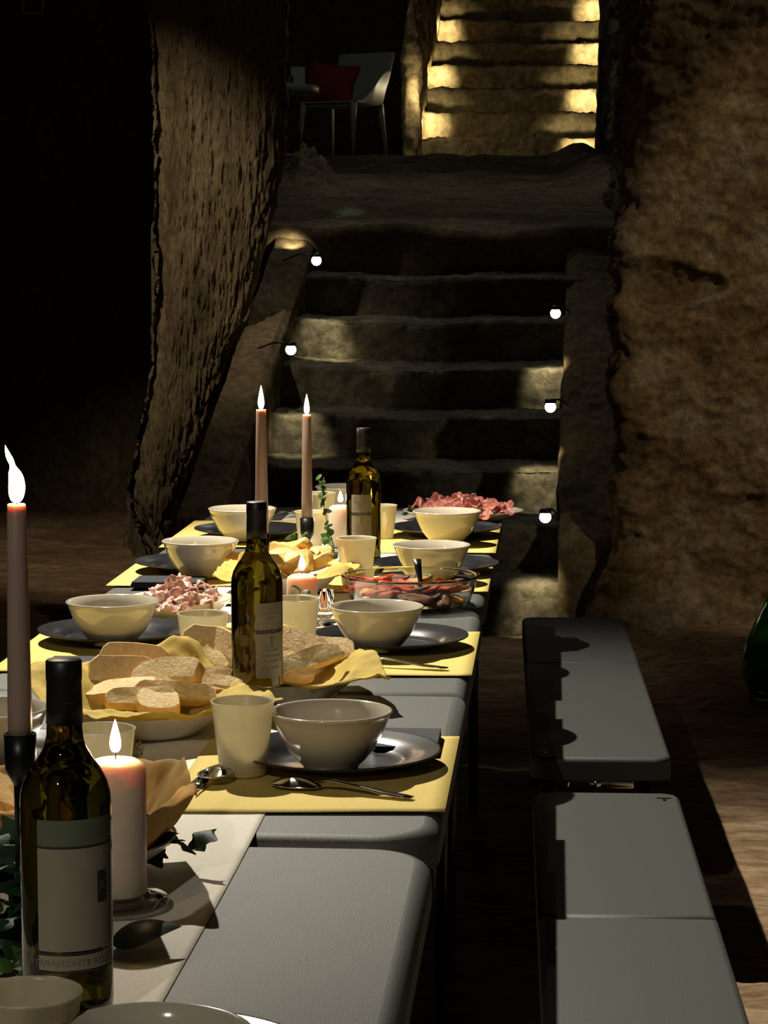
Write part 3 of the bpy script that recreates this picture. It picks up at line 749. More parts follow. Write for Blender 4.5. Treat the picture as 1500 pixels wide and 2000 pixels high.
        bm = bmesh.new(); tube(bm, [(ra*math.cos(fc+a), ra*math.sin(fc+a), z) for a, z in ((0.0, 0.284), (0.05, 0.281), (-0.05, 0.277), (0.04, 0.274), (-0.08, 0.270), (0.12, 0.269))], 0.0005, 6); link('printed_panel', bm, M['silver_ink'], t)
    return t
wine_bottle(134, 1975, 'near wine bottle, green banded cream label, bottom left', (1.02, 1.02), -PI/2+0.42, 'band')
wine_bottle(503, 1376, 'middle wine bottle, black capsule, bread platters at its foot', (0.98, 0.985), -PI/2+0.62, 'text')
wine_bottle(710, 1100, 'far wine bottle with full cream label facing forward', (0.96, 0.96), -PI/2-0.12, 'text')

# ---------------------------------------------------------------- candles
def flame(parent, z, h, w_, wob=0.0):
    def f(u, v):
        a = 2*PI*u; t_ = v
        r = w_/2*math.sin(PI*min(1, t_**0.62))**0.8*(1-0.35*t_) if 0 < t_ < 1 else 0
        if wob: r *= 1 - 0.45*math.exp(-((t_-0.66)/0.09)**2)
        return (r*math.cos(a) - wob*(t_**2) + wob*0.6*math.sin(t_*5)*t_, r*math.sin(a), z + h*t_)
    bm = grid(f, 16, 24); bmesh.ops.remove_doubles(bm, verts=bm.verts[:], dist=1e-6)
    o = link('flame', fixn(bm), M['flame'], parent)
    b = tube(bmesh.new(), [(0, 0, z-0.007), (0.0005, 0, z+0.002), (0.001, 0, z+0.006)], 0.0007, 6); link('wick', b, M['wick'], parent)
    lg = point('flame_light', (0, 0, z+h*0.4), 0.30*(h/0.034), 0.004, (1, 0.62, 0.28)); lg.parent = parent
    return o
def taper(px, ptop, pbase, label, hlabel, r=0.0105, fh=0.04, wob=0, ptopcup=None):
    base = P(px, pbase, ZI)
    ztc = PY(px, ptopcup, base.y).z; zc = PY(px, ptop, base.y).z; hh = ztc - ZI
    h = thing('candlestick', hlabel, 'candlestick', (base.x, base.y, ZI), 0, 'black candlesticks')
    link('base', fixn(lathe([(0, 0), (0.036, 0), (0.037, 0.003), (0.030, 0.007), (0.012, 0.012), (0.0075, 0.02), (0, 0.02)], 40)), M['black_metal'], h)
    link('stem', fixn(lathe([(0.0075, 0.014), (0.0055, 0.03), (0.0052, hh-0.055), (0.0065, hh-0.045), (0.0065, 0.014)], 24)), M['black_metal'], h)
    link('cup', fixn(lathe([(0, hh-0.050), (0.006, hh-0.050), (0.011, hh-0.040), (0.0145, hh-0.033), (0.0150, hh), (0.0132, hh), (0.0125, hh-0.028), (0, hh-0.029)], 32)), M['black_metal'], h)
    c = thing('taper_candle', label, 'candle', (base.x, base.y, ztc-0.0275), 0, 'taper candles')
    Lc = zc - ztc + 0.0275
    link('wax', fixn(lathe([(0, 0), (r*1.12, 0), (r*1.12, Lc*0.25), (r, Lc*0.6), (r*0.86, Lc-0.002), (r*0.78, Lc), (r*0.5, Lc-0.001), (0, Lc-0.003)], 32)), M['wax_taper'], c)
    flame(c, Lc, fh, 0.0125 if not wob else 0.017, wob)
    return c
taper(46, 984, 1850, 'tall taper candle at the left frame edge with a long flame', 'tall black candlestick at the left frame edge', 0.0100, 0.054, 0.006, 1432)
taper(512, 800, 1166, 'taper candle left of a pair, rising behind the middle bottle', 'black candlestick hidden behind the middle wine bottle', 0.0112, 0.046, 0, 1042)
taper(600, 810, 1094, 'taper candle right of a pair, over the green sprig', 'short black candlestick behind the crisp bread', 0.0105, 0.044, 0, 1012)
def pillar_candle(px, ptop, pbase, r, label, dish=None, fh=0.03, dz=0.0):
    base = P(px, pbase, ZI); zt = PY(px, ptop, base.y).z - ZI - dz
    c = thing('pillar_candle', label, 'candle', (base.x, base.y, ZI+dz), 0, 'pillar candles')
    link('wax', fixn(lathe([(0, 0), (r-0.002, 0), (r, 0.002), (r, zt-0.006), (r*0.93, zt-0.001), (r*0.7, zt+0.003), (r*0.3, zt+0.004), (0, zt+0.0035)], 48)), M['wax'], c)
    flame(c, zt+0.010, fh, 0.0125)
    if dish:
        g = link('glass_candle_dish', fixn(lathe([(0, 0), (dish*0.75, 0), (dish*0.98, 0.002), (dish, 0.005), (dish*0.97, 0.008), (r+0.006, 0.010), (r+0.003, dz-0.004 if dz > 0.016 else 0.0105), (r+0.002, dz), (0, dz)][:], 56)), M['clear'])
        g.location = (base.x, base.y, ZI); tag(g, dish_label, 'candle dish', 'glass candle dishes')
    return c
dish_label = 'round clear glass dish under the near pillar candle'
pillar_candle(229, 1490, 1768, 0.0300, 'tall white pillar candle burning behind the near bottle', 0.052, 0.034, 0.0125)
dish_label = 'clear glass dish under the low pillar candle'
pillar_candle(590, 1126, 1226, 0.0270, 'low pillar candle burning behind the middle cups', 0.048, 0.030, 0.0125)
dish_label = 'clear glass dish under the far pillar candle'
pillar_candle(665, 990, 1076, 0.0260, 'pillar candle burning left of the far wine bottle', 0.040, 0.026, 0.0115)
# tea light in a pressed glass
p = P(633, 1206, ZI)
t = thing('tealight_glass', 'small tealight glowing in a ribbed glass by the low pillar candle', 'candle', (p.x+0.0, p.y, ZI+0.0), 0)
bm = lathe([(0, 0.0), (0.014, 0), (0.017, 0.006), (0.013, 0.012), (0.017, 0.016), (0.0175, 0.05), (0.0160, 0.05), (0.0152, 0.020), (0, 0.019)], 40)
for v in bm.verts:
    a = math.atan2(v.co.y, v.co.x); k = 1 + 0.04*math.cos(a*10); v.co.x *= k; v.co.y *= k
link('ribbed_glass', fixn(bm), M['clear'], t)
link('wax', fixn(lathe([(0, 0.0200), (0.0145, 0.0205), (0.0148, 0.036), (0.012, 0.0355), (0, 0.035)], 32)), M['wax'], t)
flame(t, 0.0365, 0.016, 0.008)

# ================================================================ DISHES AND FOOD
def oval_dish(name, px, py, rx, ry, h, label, m, cat='platter', t_=0.004, flat=0.62, zref=None, grp=None, rz=0):
    p = P(px, py, T + (zref if zref is not None else h))
    prof = [(0, 0), (flat*0.9, 0), (flat, 0.002/0.1*0), (flat+0.03, 0.10), (0.85, 0.55), (0.99, 0.93), (1.0, 1.0), (0.985, 1.02), (0.96, 0.95), (0.82, 0.62), (flat, 0.2), (flat*0.8, 0.14), (0, 0.14)]
    bm = bmesh.new(); bm = lathe([(r, z*h) for r, z in prof], 80, bm, (0, 0), rx, ry)
    o = link(name, fixn(bm), m); o.location = (p.x, p.y, ZI); o.rotation_euler = (0, 0, rz); tag(o, label, cat, grp); return o, Vector((p.x, p.y, ZI))
def liner(c, sx, sy, dish_rx, dish_ry, dz, rim, rz, seed, m, label, peaks=()):
    def f(u, v):
        a = (u-0.5)*2; b = (v-0.5)*2
        x = a*sx; y = b*sy
        rr = math.sqrt((x/dish_rx)**2 + (y/dish_ry)**2)
        z = 0.004 + dz*min(1.0, rr)**3 if rr < 1 else 0.004 + dz + rim*min(1.0, (rr-1)*2.2)
        q = (x + seed, y - seed, seed*0.3)
        cr = 0.012*(ridg(q, (11, 11, 1), 3)-1.0)*min(1, rr*0.9+0.1) + 0.004*fr(q, (34, 34, 1), 3)*min(1, rr)
        for (pxx, pyy, ph, pw) in peaks:
            z += ph*math.exp(-(((a-pxx)/pw)**2 + ((b-pyy)/pw)**2))
        pull = 1 - 0.10*max(0, rr-1)
        return (x*pull, y*pull, max(0.004 if rr < 1 else 0.006, z + cr*0.8))
    bm = grid(f, 60, 60)
    o = link('paper_liner', bm, m); o.location = c + Vector((0, 0, 0.0)); o.rotation_euler = (0, 0, rz)
    so = o.modifiers.new('thickness', 'SOLIDIFY'); so.thickness = 0.0004
    return tag(o, label, 'paper liner', 'crumpled paper liners')
def bread(kind, seed):
    rnd = random.Random(seed); th = 0.017 + 0.006*rnd.random()
    if kind == 'slice': Lx, Ly = 0.046 + 0.008*rnd.random(), 0.024 + 0.005*rnd.random()
    elif kind == 'stick': Lx, Ly = 0.050 + 0.012*rnd.random(), 0.013 + 0.004*rnd.random()
    else: Lx, Ly = 0.030, 0.026
    n = 20; pts = []
    for i in range(n):
        a = 2*PI*i/n; s = 0.94 + 0.12*rnd.random(); c_, s_ = math.cos(a), math.sin(a)
        e = 0.62
        pts.append((Lx*s*math.copysign(abs(c_)**e, c_), Ly*s*math.copysign(abs(s_)**e, s_)*(0.6 if s_ < 0 else 1.3)))
    bm = bmesh.new(); rows = []
    for (z, k) in ((-0.5, 0.965), (-0.40, 1.0), (0, 1.01), (0.40, 1.0), (0.5, 0.965)):
        rows.append([bm.verts.new((x*k, y*k, z*th + 0.0015*math.sin(x*90+seed))) for x, y in pts])
    for a, b in zip(rows, rows[1:]):
        for i in range(n): bm.faces.new((a[i], a[(i+1) % n], b[(i+1) % n], b[i]))
    c0 = bm.verts.new((0, 0, -0.5*th)); c1 = bm.verts.new((0, 0, 0.52*th))
    for i in range(n):
        f1 = bm.faces.new((rows[0][(i+1) % n], rows[0][i], c0)); f2 = bm.faces.new((rows[-1][i], rows[-1][(i+1) % n], c1)); f1.material_index = 1; f2.material_index = 1
    bend = 0.08*(rnd.random()-0.3)
    for v in bm.verts: v.co.z += bend*v.co.x*v.co.x*12
    fixn(bm)
    for e in bm.edges:
        if len({f.material_index for f in e.link_faces}) > 1: e.smooth = False
    return bm
BREADS = {}
def where(dx, dy):
    if dx < -0.55: return 'at the left end of'
    if dx > 0.55: return 'at the right end of'
    if dy > 0.4: return 'at the back of'
    if dy < -0.4: return 'at the front of'
    return 'in the middle of'

def put_bread(c, dx, dy, z, rot, kind, seed, label, grp, mats, name='bread_slice', cat='bread'):
    key = (kind, seed % 5, mats[0].name)
    if key not in BREADS:
        o = link(name, bread(kind, seed % 5), mats); BREADS[key] = o
    else: o = BREADS[key].copy(); C.objects.link(o)
    o.location = (c.x+dx, c.y+dy, c.z+z); o.rotation_euler = rot
    return tag(o, label, cat, grp)
CB = (M['crust'], M['crumb'])
# large bread platter, left
d1, c1 = oval_dish('bread_platter', 290, 1382, 0.117, 0.125, 0.036, 'white oval platter of sliced bread, left of the middle bottle', M['dish'], grp='white serving platters')
liner(c1, 0.152, 0.158, 0.106, 0.112, 0.032, 0.014, 0.5, 3.1, M['wrap'], 'crumpled yellow paper under bread, left of the middle bottle', ((-0.7, 0.9, 0.025, 0.4), (0, 1, 0.03, 0.5), (0.8, 1, 0.05, 0.35)))
LB = 'bread slices on the left platter'
for i, (px, py, z, rot, kd, lab) in enumerate([
    (262, 1310, 0.062, (1.15, 0.05, -0.1), 'slice', 'bread slice at the back of the left platter, crust up'),
    (243, 1336, 0.052, (1.0, 0.1, 0.1), 'slice', 'pale crusted bread slice left of centre on the platter'),
    (325, 1335, 0.058, (0.85, -0.15, -0.35), 'slice', 'thick bread slice with long crust, centre of left platter'),
    (237, 1362, 0.042, (0.25, -0.15, -0.15), 'slice', 'open bread slice showing its white crumb, left platter'),
    (275, 1378, 0.040, (0.8, 0.0, 0.15), 'stick', 'narrow bread piece at the front rim of the left platter'),
    (340, 1368, 0.040, (0.9, 0.1, 0.25), 'stick', 'bread heel leaning to the right front of the platter'),
    (398, 1352, 0.044, (0.7, 0.1, 0.45), 'stick', 'thin bread stick pointing right, touching the middle bottle'),
    (372, 1338, 0.050, (0.9, 0.0, 0.4), 'stick', 'second thin bread stick above the one touching the bottle'),
    (214, 1352, 0.036, (0.5, 0.0, 1.0), 'chunk', 'small crust piece at the left end of the platter'),
    (310, 1388, 0.036, (0.4, 0.0, 0.2), 'chunk', 'small broken bread piece at the front of the platter')]):
    q = P(px, py, T+z); put_bread(Vector((q.x, q.y, ZI)), 0, 0, z, rot, kd, i, lab, LB, CB)
# second bread platter, behind bottle
d2, c2 = oval_dish('bread_platter', 545, 1322, 0.118, 0.118, 0.036, 'white oval platter of bread, right behind the middle bottle', M['dish'], grp='white serving platters')
liner(c2, 0.150, 0.140, 0.108, 0.108, 0.030, 0.010, 0.25, 8.7, M['wrap'], 'crumpled yellow paper under bread, right of the middle bottle', ((0.2, 1, 0.045, 0.3), (1, 0, 0.02, 0.4)))
LB2 = 'bread slices on the right platter'
for i, (px, py, z, rot, kd, lab) in enumerate([
    (420, 1277, 0.068, (1.15, 0.1, -0.3), 'slice', 'upright bread slice with airy crumb left of the bottle'),
    (445, 1284, 0.066, (1.2, 0.2, -0.9), 'slice', 'upright bread slice half hidden by the middle bottle'),
    (390, 1298, 0.054, (0.9, 0.1, -0.5), 'stick', 'bread crust at the left end of the right platter'),
    (425, 1305, 0.050, (0.9, 0.0, -0.35), 'slice', 'bread slice lying below the upright pair by the bottle'),
    (575, 1280, 0.056, (0.8, 0.2, -0.3), 'slice', 'shaded bread slice just right of the middle bottle'),
    (598, 1304, 0.052, (0.9, -0.2, 0.5), 'stick', 'long bread crust pointing up to the right plate'),
    (630, 1290, 0.046, (0.7, 0.0, 0.45), 'slice', 'bread slice under the yellow paper fold on the right'),
    (575, 1318, 0.042, (0.6, 0.1, 0.3), 'chunk', 'broken bread piece at the front of the right platter')]):
    q = P(px, py, T+z); put_bread(Vector((q.x, q.y, ZI)), 0, 0, z, rot, kd, i+11, lab, LB2, CB)
# near left platter behind bottle and candle
d3, c3 = oval_dish('bread_platter', 160, 1640, 0.100, 0.110, 0.036, 'white dish of bread half hidden behind the near bottle', M['dish'], grp='white serving platters')
liner(c3, 0.118, 0.125, 0.092, 0.10, 0.034, 0.050, 0.2, 5.3, M['wrap_brown'], 'tall brown paper wrap standing behind the near pillar candle', ((1, 0.2, 0.03, 0.35), (1, -0.7, 0.015, 0.3)))
for i, (px, py, z, rot, kd, lab) in enumerate([
    (20, 1582, 0.070, (0.6, 0.5, 0.6), 'slice', 'pale bread slice leaning up at the left frame edge'),
    (22, 1612, 0.055, (0.5, 0.2, 0.3), 'slice', 'bread slice lower at the left frame edge'),
    (70, 1610, 0.058, (0.8, 0.2, -0.3), 'slice', 'bread slice behind the near bottle'),
    (150, 1620, 0.050, (0.7, 0.0, 0.2), 'slice', 'bread slice in the brown paper behind the bottle')]):
    q = P(px, py, T+z); put_bread(Vector((q.x, q.y, ZI)), 0, 0, z, rot, kd, i+20, lab, 'bread slices in the near dish', CB)
# crisp bread in a white bowl, far
d4, c4 = oval_dish('crisp_bread_bowl', 562, 1122, 0.100, 0.105, 0.040, 'white bowl of golden crisp bread behind the low pillar candle', M['dish'], 'bowl')
liner(c4, 0.142, 0.125, 0.096, 0.098, 0.036, 0.004, -0.1, 12.2, M['wrap'], 'yellow paper under the golden crisp bread', ((0.8, -0.6, 0.02, 0.3),))
for i in range(16):
    rr = random.random()**0.6; a = i*2.4
    px = 560 + 62*rr*math.cos(a); q = P(px, 1112 + 22*rr*math.sin(a), T+0.05)
    put_bread(Vector((q.x, q.y, ZI)), 0, 0, 0.048 + 0.030*(1-rr), (random.uniform(0.2, 1.2), random.uniform(-0.4, 0.4), random.uniform(-0.9, 0.9)), 'stick' if i % 3 else 'chunk', i,
              'golden crisp bread piece ' + where(rr*math.cos(a), -rr*math.sin(a)) + ' the paper lined bowl', 'golden crisp bread pieces', (M['focaccia'], M['focaccia']), 'crisp_bread')
q = P(478, 1108, T+0.03); put_bread(Vector((q.x, q.y, ZI)), 0, 0, 0.035, (0.5, 0.1, 0.3), 'stick', 2, 'golden crisp bread piece fallen onto the paper at far left', 'golden crisp bread pieces', (M['focaccia'], M['focaccia']), 'crisp_bread')

def meat_sheet(seed, L=0.05, W_=0.035, amp=0.014):
    def f(u, v):
        a = (u-0.5)*2*L; b = (v-0.5)*2*W_
        p_, q_ = (u-0.5)*2, (v-0.5)*2
        a = L*p_*math.sqrt(1-q_*q_/2); b = W_*q_*math.sqrt(1-p_*p_/2)
        z = amp*math.sin(a*85 + b*30 + seed)*0.8 + amp*fr((a+seed, b, seed), (30, 30, 1), 3)
        return (a*(0.75+0.1*math.sin(b*80+seed)), b + 0.006*math.sin(a*90+seed), z)
    return grid(f, 26, 20)
MEAT = []
def meat(c, z, rot, s, m, label, grp, name):
    key = [o for o in MEAT if o[0] == m.name]
    if len(key) < 4:
        o = link(name, meat_sheet(len(MEAT)*2.3+1), m); so = o.modifiers.new('thickness', 'SOLIDIFY'); so.thickness = 0.0015; MEAT.append((m.name, o))
    else: o = random.choice(key)[1].copy(); C.objects.link(o)
    o.location = (c.x, c.y, ZI+z); o.rotation_euler = rot; o.scale = (s, s, s); return tag(o, label, 'meat', grp)
# cured pork in a white dish, left
d5, c5 = oval_dish('cured_meat_dish', 352, 1172, 0.096, 0.098, 0.034, 'white dish of marbled cured pork on the left', M['dish'], 'dish')
for i in range(18):
    a = i*2.4; r = (i/18)**0.5; q = P(358 + 62*r*math.cos(a), 1166 + 20*r*math.sin(a), T+0.04)
    meat(q, 0.030 + 0.028*(1-r) + 0.004*random.random(), (random.uniform(-0.5, 0.9), random.uniform(-0.5, 0.5), random.uniform(0, 6.28)), 0.62, M['salami'], 'rumpled marbled cured pork slice ' + where(r*math.cos(a), -r*math.sin(a)) + ' the white dish', 'cured pork slices', 'cured_pork_slice')
# ham platter, far right
d6, c6 = oval_dish('ham_platter', 905, 1000, 0.150, 0.125, 0.022, 'wide white platter of pink cured ham at the far table end', M['dish'], 'platter', grp='white serving platters')
for i in range(30):
    a = i*2.4; r = (i/30)**0.5; q = P(902 + 98*r*math.cos(a), 993 + 14*r*math.sin(a), T+0.03)
    meat(q, 0.020 + 0.026*(1-r) + 0.006*random.random(), (random.uniform(-0.5, 0.8), random.uniform(-0.5, 0.5), random.uniform(0, 6.28)), 0.68, M['ham'], 'rumpled pink cured ham slice ' + where(r*math.cos(a), -r*math.sin(a)) + ' the far platter', 'cured ham slices', 'ham_slice')

# glass dish of roast peppers with a serving fork
p7 = P(802, 1160, ZI+0.02); R7x, R7y = 0.128, 0.118
t7 = thing('glass_casserole', 'oval glass dish holding roast peppers near the right table edge', 'dish', (p7.x, p7.y, ZI+0.001))
prof = [(0, 0), (0.80, 0), (0.86, 0.05), (0.93, 0.5), (0.965, 0.88), (1.0, 0.93), (1.02, 0.97), (1.015, 1.0), (0.965, 1.0), (0.935, 0.93), (0.905, 0.5), (0.83, 0.1), (0.78, 0.07), (0, 0.07)]
link('glass_wall', fixn(lathe([(r, z*0.056) for r, z in prof], 80, None, (0, 0), R7x, R7y)), M['clear'], t7)
PK = {}
def chunk(seed, flat):
    bm = bmesh.new(); bmesh.ops.create_icosphere(bm, subdivisions=3, radius=1)
    for v in bm.verts:
        n = 1 + 0.30*fr((v.co.x+seed*3, v.co.y, v.co.z), (1.4, 1.4, 1.4), 3); v.co = Vector((v.co.x*1.7*n, v.co.y*0.8*n, v.co.z*flat*n + 0.25*v.co.x*v.co.x))
    return bm
for i in range(64):
    a = i*2.39996; r = (i/64)**0.5*0.80
    mn = random.choice(['pepper_red']*4 + ['pepper_brown']*4 + ['pepper_gold', 'olive'])
    if math.cos(a)*r < -0.3 and mn == 'pepper_brown': mn = 'pepper_red'
    key = (mn, i % 3)
    if key not in PK:
        o = link('pepper_piece', chunk(i % 3 + 1, 0.42), M[mn]); PK[key] = o
    else: o = PK[key].copy(); C.objects.link(o)
    s = 0.0125 + 0.006*random.random()
    o.location = (p7.x + R7x*r*math.cos(a), p7.y + R7y*r*math.sin(a), ZI + 0.014 + (i % 4)*0.0075 + 0.006*(1-r)); o.scale = (s, s, s)
    o.rotation_euler = (random.uniform(-0.6, 0.6), random.uniform(-0.4, 0.4), random.uniform(0, 6.28))
    col = {'pepper_red': 'red', 'pepper_brown': 'charred brown', 'pepper_gold': 'yellow', 'olive': 'green'}[mn]
    tag(o, 'glossy %s roast pepper piece %s the glass dish' % (col, where(r*math.cos(a)/0.8, r*math.sin(a)/0.8)), 'pepper', 'roast pepper pieces')
b7 = P(828, 1166, ZI+0.02)
t = thing('serving_fork', 'dark serving fork standing in the glass dish of peppers', 'fork', (b7.x, b7.y, ZI+0.024))
link('handle', loft([(0.0, 0.010, 0.0, 0.003), (0.03, 0.008, 0.012, 0.003), (0.05, 0.013, 0.026, 0.003), (0.062, 0.015, 0.036, 0.003)]), M['black_metal'], t)
t.rotation_euler = (0, -0.5, 1.9)
bm = bmesh.new(); tube(bm, [(0, 0, 0.0), (-0.02, 0.0, -0.008)], [0.004, 0.002], 8); link('prong', bm, M['black_metal'], t)

# ================================================================ GREENERY
def leaf_bm(L, W_, kind='oval', curl=0.25, n=10):
    bm = bmesh.new(); rows = []
    for i in range(n+1):
        t_ = i/n
        w_ = W_*math.sin(PI*t_**0.75)**0.8*(1-0.25*t_)
        if kind == 'ivy': w_ *= 1 + 0.35*math.cos(t_*PI*3.2)
        if i in (0, n): w_ = W_*0.02
        y = L*t_; z = curl*L*math.sin(PI*t_*0.9)
        rows.append([bm.verts.new((k*w_, y - (abs(k)*0.12*L if kind == 'ivy' else 0), z - 0.18*abs(k)*w_*(1 if abs(k) < 0.6 else 1.2))) for k in (-1, -0.5, 0, 0.5, 1)])
    for a, b in zip(rows, rows[1:]):
        for k in range(4): bm.faces.new((a[k], a[k+1], b[k+1], b[k]))
    return bm
LEAFM = {}
def leaf(parent, loc, rot, L, W_, m, kind='oval', name='leaf'):
    key = (kind, m.name)
    if key not in LEAFM:
        o = link(name, leaf_bm(1, 0.42 if kind == 'oval' else 0.55, kind), m, parent); LEAFM[key] = o.data
    else: o = bpy.data.objects.new(name, LEAFM[key]); C.objects.link(o); o.parent = parent
    o.location = loc; o.rotation_euler = rot; o.scale = (L*W_, L, L); return o
def sprig(label, base, path, nleaf, L, m, seed, W_=1.0, kind='oval', rad=0.0011, grp='green sprigs on the runner'):
    rnd = random.Random(seed)
    t = thing('green_sprig', label, 'sprig', base, 0, grp)
    pts = [Vector(q) for q in path]
    ms = simple('sprig stem', (0.1, 0.12, 0.04), 0.7) if 'stem' not in M else M['stem']; M['stem'] = ms
    link('stem', tube(bmesh.new(), pts, [rad*(1-0.6*i/len(pts)) for i in range(len(pts))], 6), ms, t)
    for i in range(nleaf):
        f_ = (i+0.5)/nleaf*(len(pts)-1); k = int(f_); p_ = pts[k].lerp(pts[min(k+1, len(pts)-1)], f_-k)
        leaf(t, p_ + Vector((rnd.uniform(-1, 1), rnd.uniform(-1, 1), rnd.uniform(-0.4, 0.6)))*L*0.45, (rnd.uniform(-0.6, 1.2), rnd.uniform(-0.8, 0.8), rnd.uniform(0, 6.28)), L*rnd.uniform(0.7, 1.25), W_, m, kind)
    return t
def w3(px, py, z=0): q = P(px, py, ZI+z); return Vector((q.x, q.y, ZI+z))
b = w3(655, 1112)
sprig('airy green sprig standing between far candlestick and bottle', b, [(0, 0, 0), (-0.004, 0.01, 0.05), (-0.018, 0.02, 0.10), (-0.028, 0.03, 0.15), (-0.024, 0.03, 0.19)], 22, 0.020, M['leaf'], 1)
sprig('leafy sprig lying at the foot of the far candlestick', w3(668, 1122), [(0, 0, 0.004), (-0.03, 0.01, 0.02), (-0.06, 0.02, 0.03), (-0.085, 0.05, 0.05), (-0.10, 0.07, 0.075)], 22, 0.026, M['leaf'], 2)
sprig('thin sprig reaching over the glass dish rim', w3(668, 1130), [(0, 0, 0.02), (0.02, 0, 0.035), (0.04, 0, 0.045), (0.065, 0.01, 0.06)], 7, 0.016, M['leaf'], 3)
sprig('small white flowered herb beside the crisp bread bowl', w3(650, 1120), [(0, 0, 0.01), (-0.012, 0, 0.03), (-0.02, -0.01, 0.05), (0.0, -0.01, 0.07)], 16, 0.018, M['leaf'], 4)
sprig('broad leaf sprig tucked left of the low pillar candle', w3(575, 1232), [(0, 0, 0.02), (-0.02, 0.0, 0.05), (-0.03, 0, 0.065)], 5, 0.034, M['leaf'], 5, 1.2)
sprig('single leaf sprig in front of the low pillar candle', w3(586, 1236), [(0, -0.02, 0.05), (0.0, -0.02, 0.07), (0.004, -0.02, 0.08)], 3, 0.018, M['leaf_dark'], 6)
sprig('dark ivy sprig right of the near pillar candle', w3(292, 1700), [(0, 0, 0.02), (0.02, 0, 0.03), (0.035, 0.0, 0.03), (0.05, -0.01, 0.02)], 8, 0.030, M['leaf_dark'], 7, 1.1, 'ivy')
sprig('mass of dark ivy at the left frame edge beside the near bottle', w3(20, 1870), [(0.03, -0.02, 0.015), (0.01, 0.02, 0.04), (-0.01, 0.05, 0.06), (0.005, 0.09, 0.07), (-0.01, 0.14, 0.07)], 26, 0.042, M['leaf_dark'], 8, 1.1, 'ivy')
sprig('yellowing leaves under the bread at the left frame edge', w3(22, 1740), [(0, 0, 0.04), (0.0, 0.01, 0.06), (-0.01, 0.02, 0.085)], 8, 0.024, M['leaf_yellow'], 9, 1.2)
sprig('small leaf behind the lit pillar candle in front of a cup', w3(170, 1560), [(0, 0, 0.03), (0, 0, 0.045), (0.005, 0, 0.06)], 3, 0.026, M['leaf_dark'], 10)
sprig('olive green garnish left of the far ham platter', w3(790, 1012), [(0, 0, 0.006), (0.01, 0, 0.012), (0.025, 0.0, 0.014), (0.035, 0, 0.012)], 9, 0.020, M['leaf'], 11)
sprig('lone leaf trailing in front of the cup at the bottom left', w3(22, 1900), [(0, 0, 0.004), (0.01, -0.01, 0.01), (0.02, -0.02, 0.012)], 5, 0.026, M['leaf'], 12)
# broad dark leaf beside the near bottle
q = w3(222, 1862, 0.002)
t = thing('broad_leaf', 'broad dark green leaf lying right of the near wine bottle', 'leaf', q, 0)
lf = link('blade', leaf_bm(0.068, 0.024, 'oval', 0.16, 16), M['leaf_dark'], t); lf.rotation_euler = (0.12, 0.25, -1.25); lf.location = (-0.004, 0.012, 0.006)
link('leaf_stalk', tube(bmesh.new(), [(-0.02, 0.006, 0.002), (-0.004, 0.012, 0.006)], 0.001, 6), M['leaf_dark'], t)

# ================================================================ UPPER ROOM: chair, cushion, low table, frame
FZ = 2.10
YC = 17.3
cc = Vector((xof(672, YC), YC, FZ)); RZ = -0.48
ch = thing('moulded_armchair', 'pale grey plastic armchair on the upper level beside the far stairs', 'chair', cc, RZ)
def shell(u, v):
    a = (u-0.5)*2          # -1..1 across
    s = v
    if s < 0.45: y = -0.24 + 0.40*s/0.45; z = 0.405 - 0.03*math.sin(PI*s/0.45)*(1-a*a)
    else:
        t_ = (s-0.45)/0.55; y = 0.16 + 0.16*t_ + 0.02*math.sin(t_*PI/2); z = 0.405 + 0.375*t_**0.92
    hw = 0.215
    if abs(a) < 0.66: x = hw*a/0.66; e = 0
    else:
        e = (abs(a)-0.66)/0.34; up_ = 0.235*math.sin(min(1, max(0, s-0.06)/0.40)*PI/2)**1.5
        if s > 0.45: up_ *= max(0, 1-(s-0.45)/0.30)
        x = math.copysign(hw + 0.035*e**0.6*min(1, up_*8) , a); z += up_*e; y += 0.02*e
        if s > 0.75: x = math.copysign(hw + 0.012*e, a)
    return (x, y, z)
o = link('seat_shell', grid(shell, 60, 60), M['chair'], ch); so = o.modifiers.new('thickness', 'SOLIDIFY'); so.thickness = 0.012
for (sx, sy) in ((-1, -1), (1, -1), (-1, 1), (1, 1)):
    bm = tube(bmesh.new(), [(sx*0.20, sy*0.20-0.02, 0.40), (sx*0.205, sy*0.215-0.02, 0.30), (sx*0.225, sy*0.26-0.02, 0.0)], [0.024, 0.020, 0.011], 12)
    link('leg', bm, M['chair'], ch)
bm = bmesh.new(); box(bm, (0, -0.22, 0.385), (0.42, 0.02, 0.032), 0.006); link('front_rail', bm, M['chair'], ch, False)
# cushion
def cush(u, v):
    th = (u-0.5)*2; ph = (v-0.5)*2
    return th, ph
bm = bmesh.new(); bmesh.ops.create_cube(bm, size=2); bmesh.ops.subdivide_edges(bm, edges=bm.edges[:], cuts=12, use_grid_fill=True)
for v in bm.verts:
    x, y, z = v.co; pin = (1-abs(x)**2.2)*(1-abs(y)**2.2)
    v.co = (x*0.19*(1-0.10*(1-abs(y))*abs(x)), y*0.15*(1-0.10*(1-abs(x))*abs(y)), z*(0.012 + 0.058*pin) + 0.004*fr((x, y, z), (3, 3, 3), 3))
cu = link('cushion', bm, M['cushion']); cu.rotation_euler = Euler((1.25, 0.12, -0.35))
cu.location = (cc.x - 0.09, cc.y - 0.10, FZ + 0.53)
tag(cu, 'wine red cushion leaning in the pale grey armchair', 'cushion')
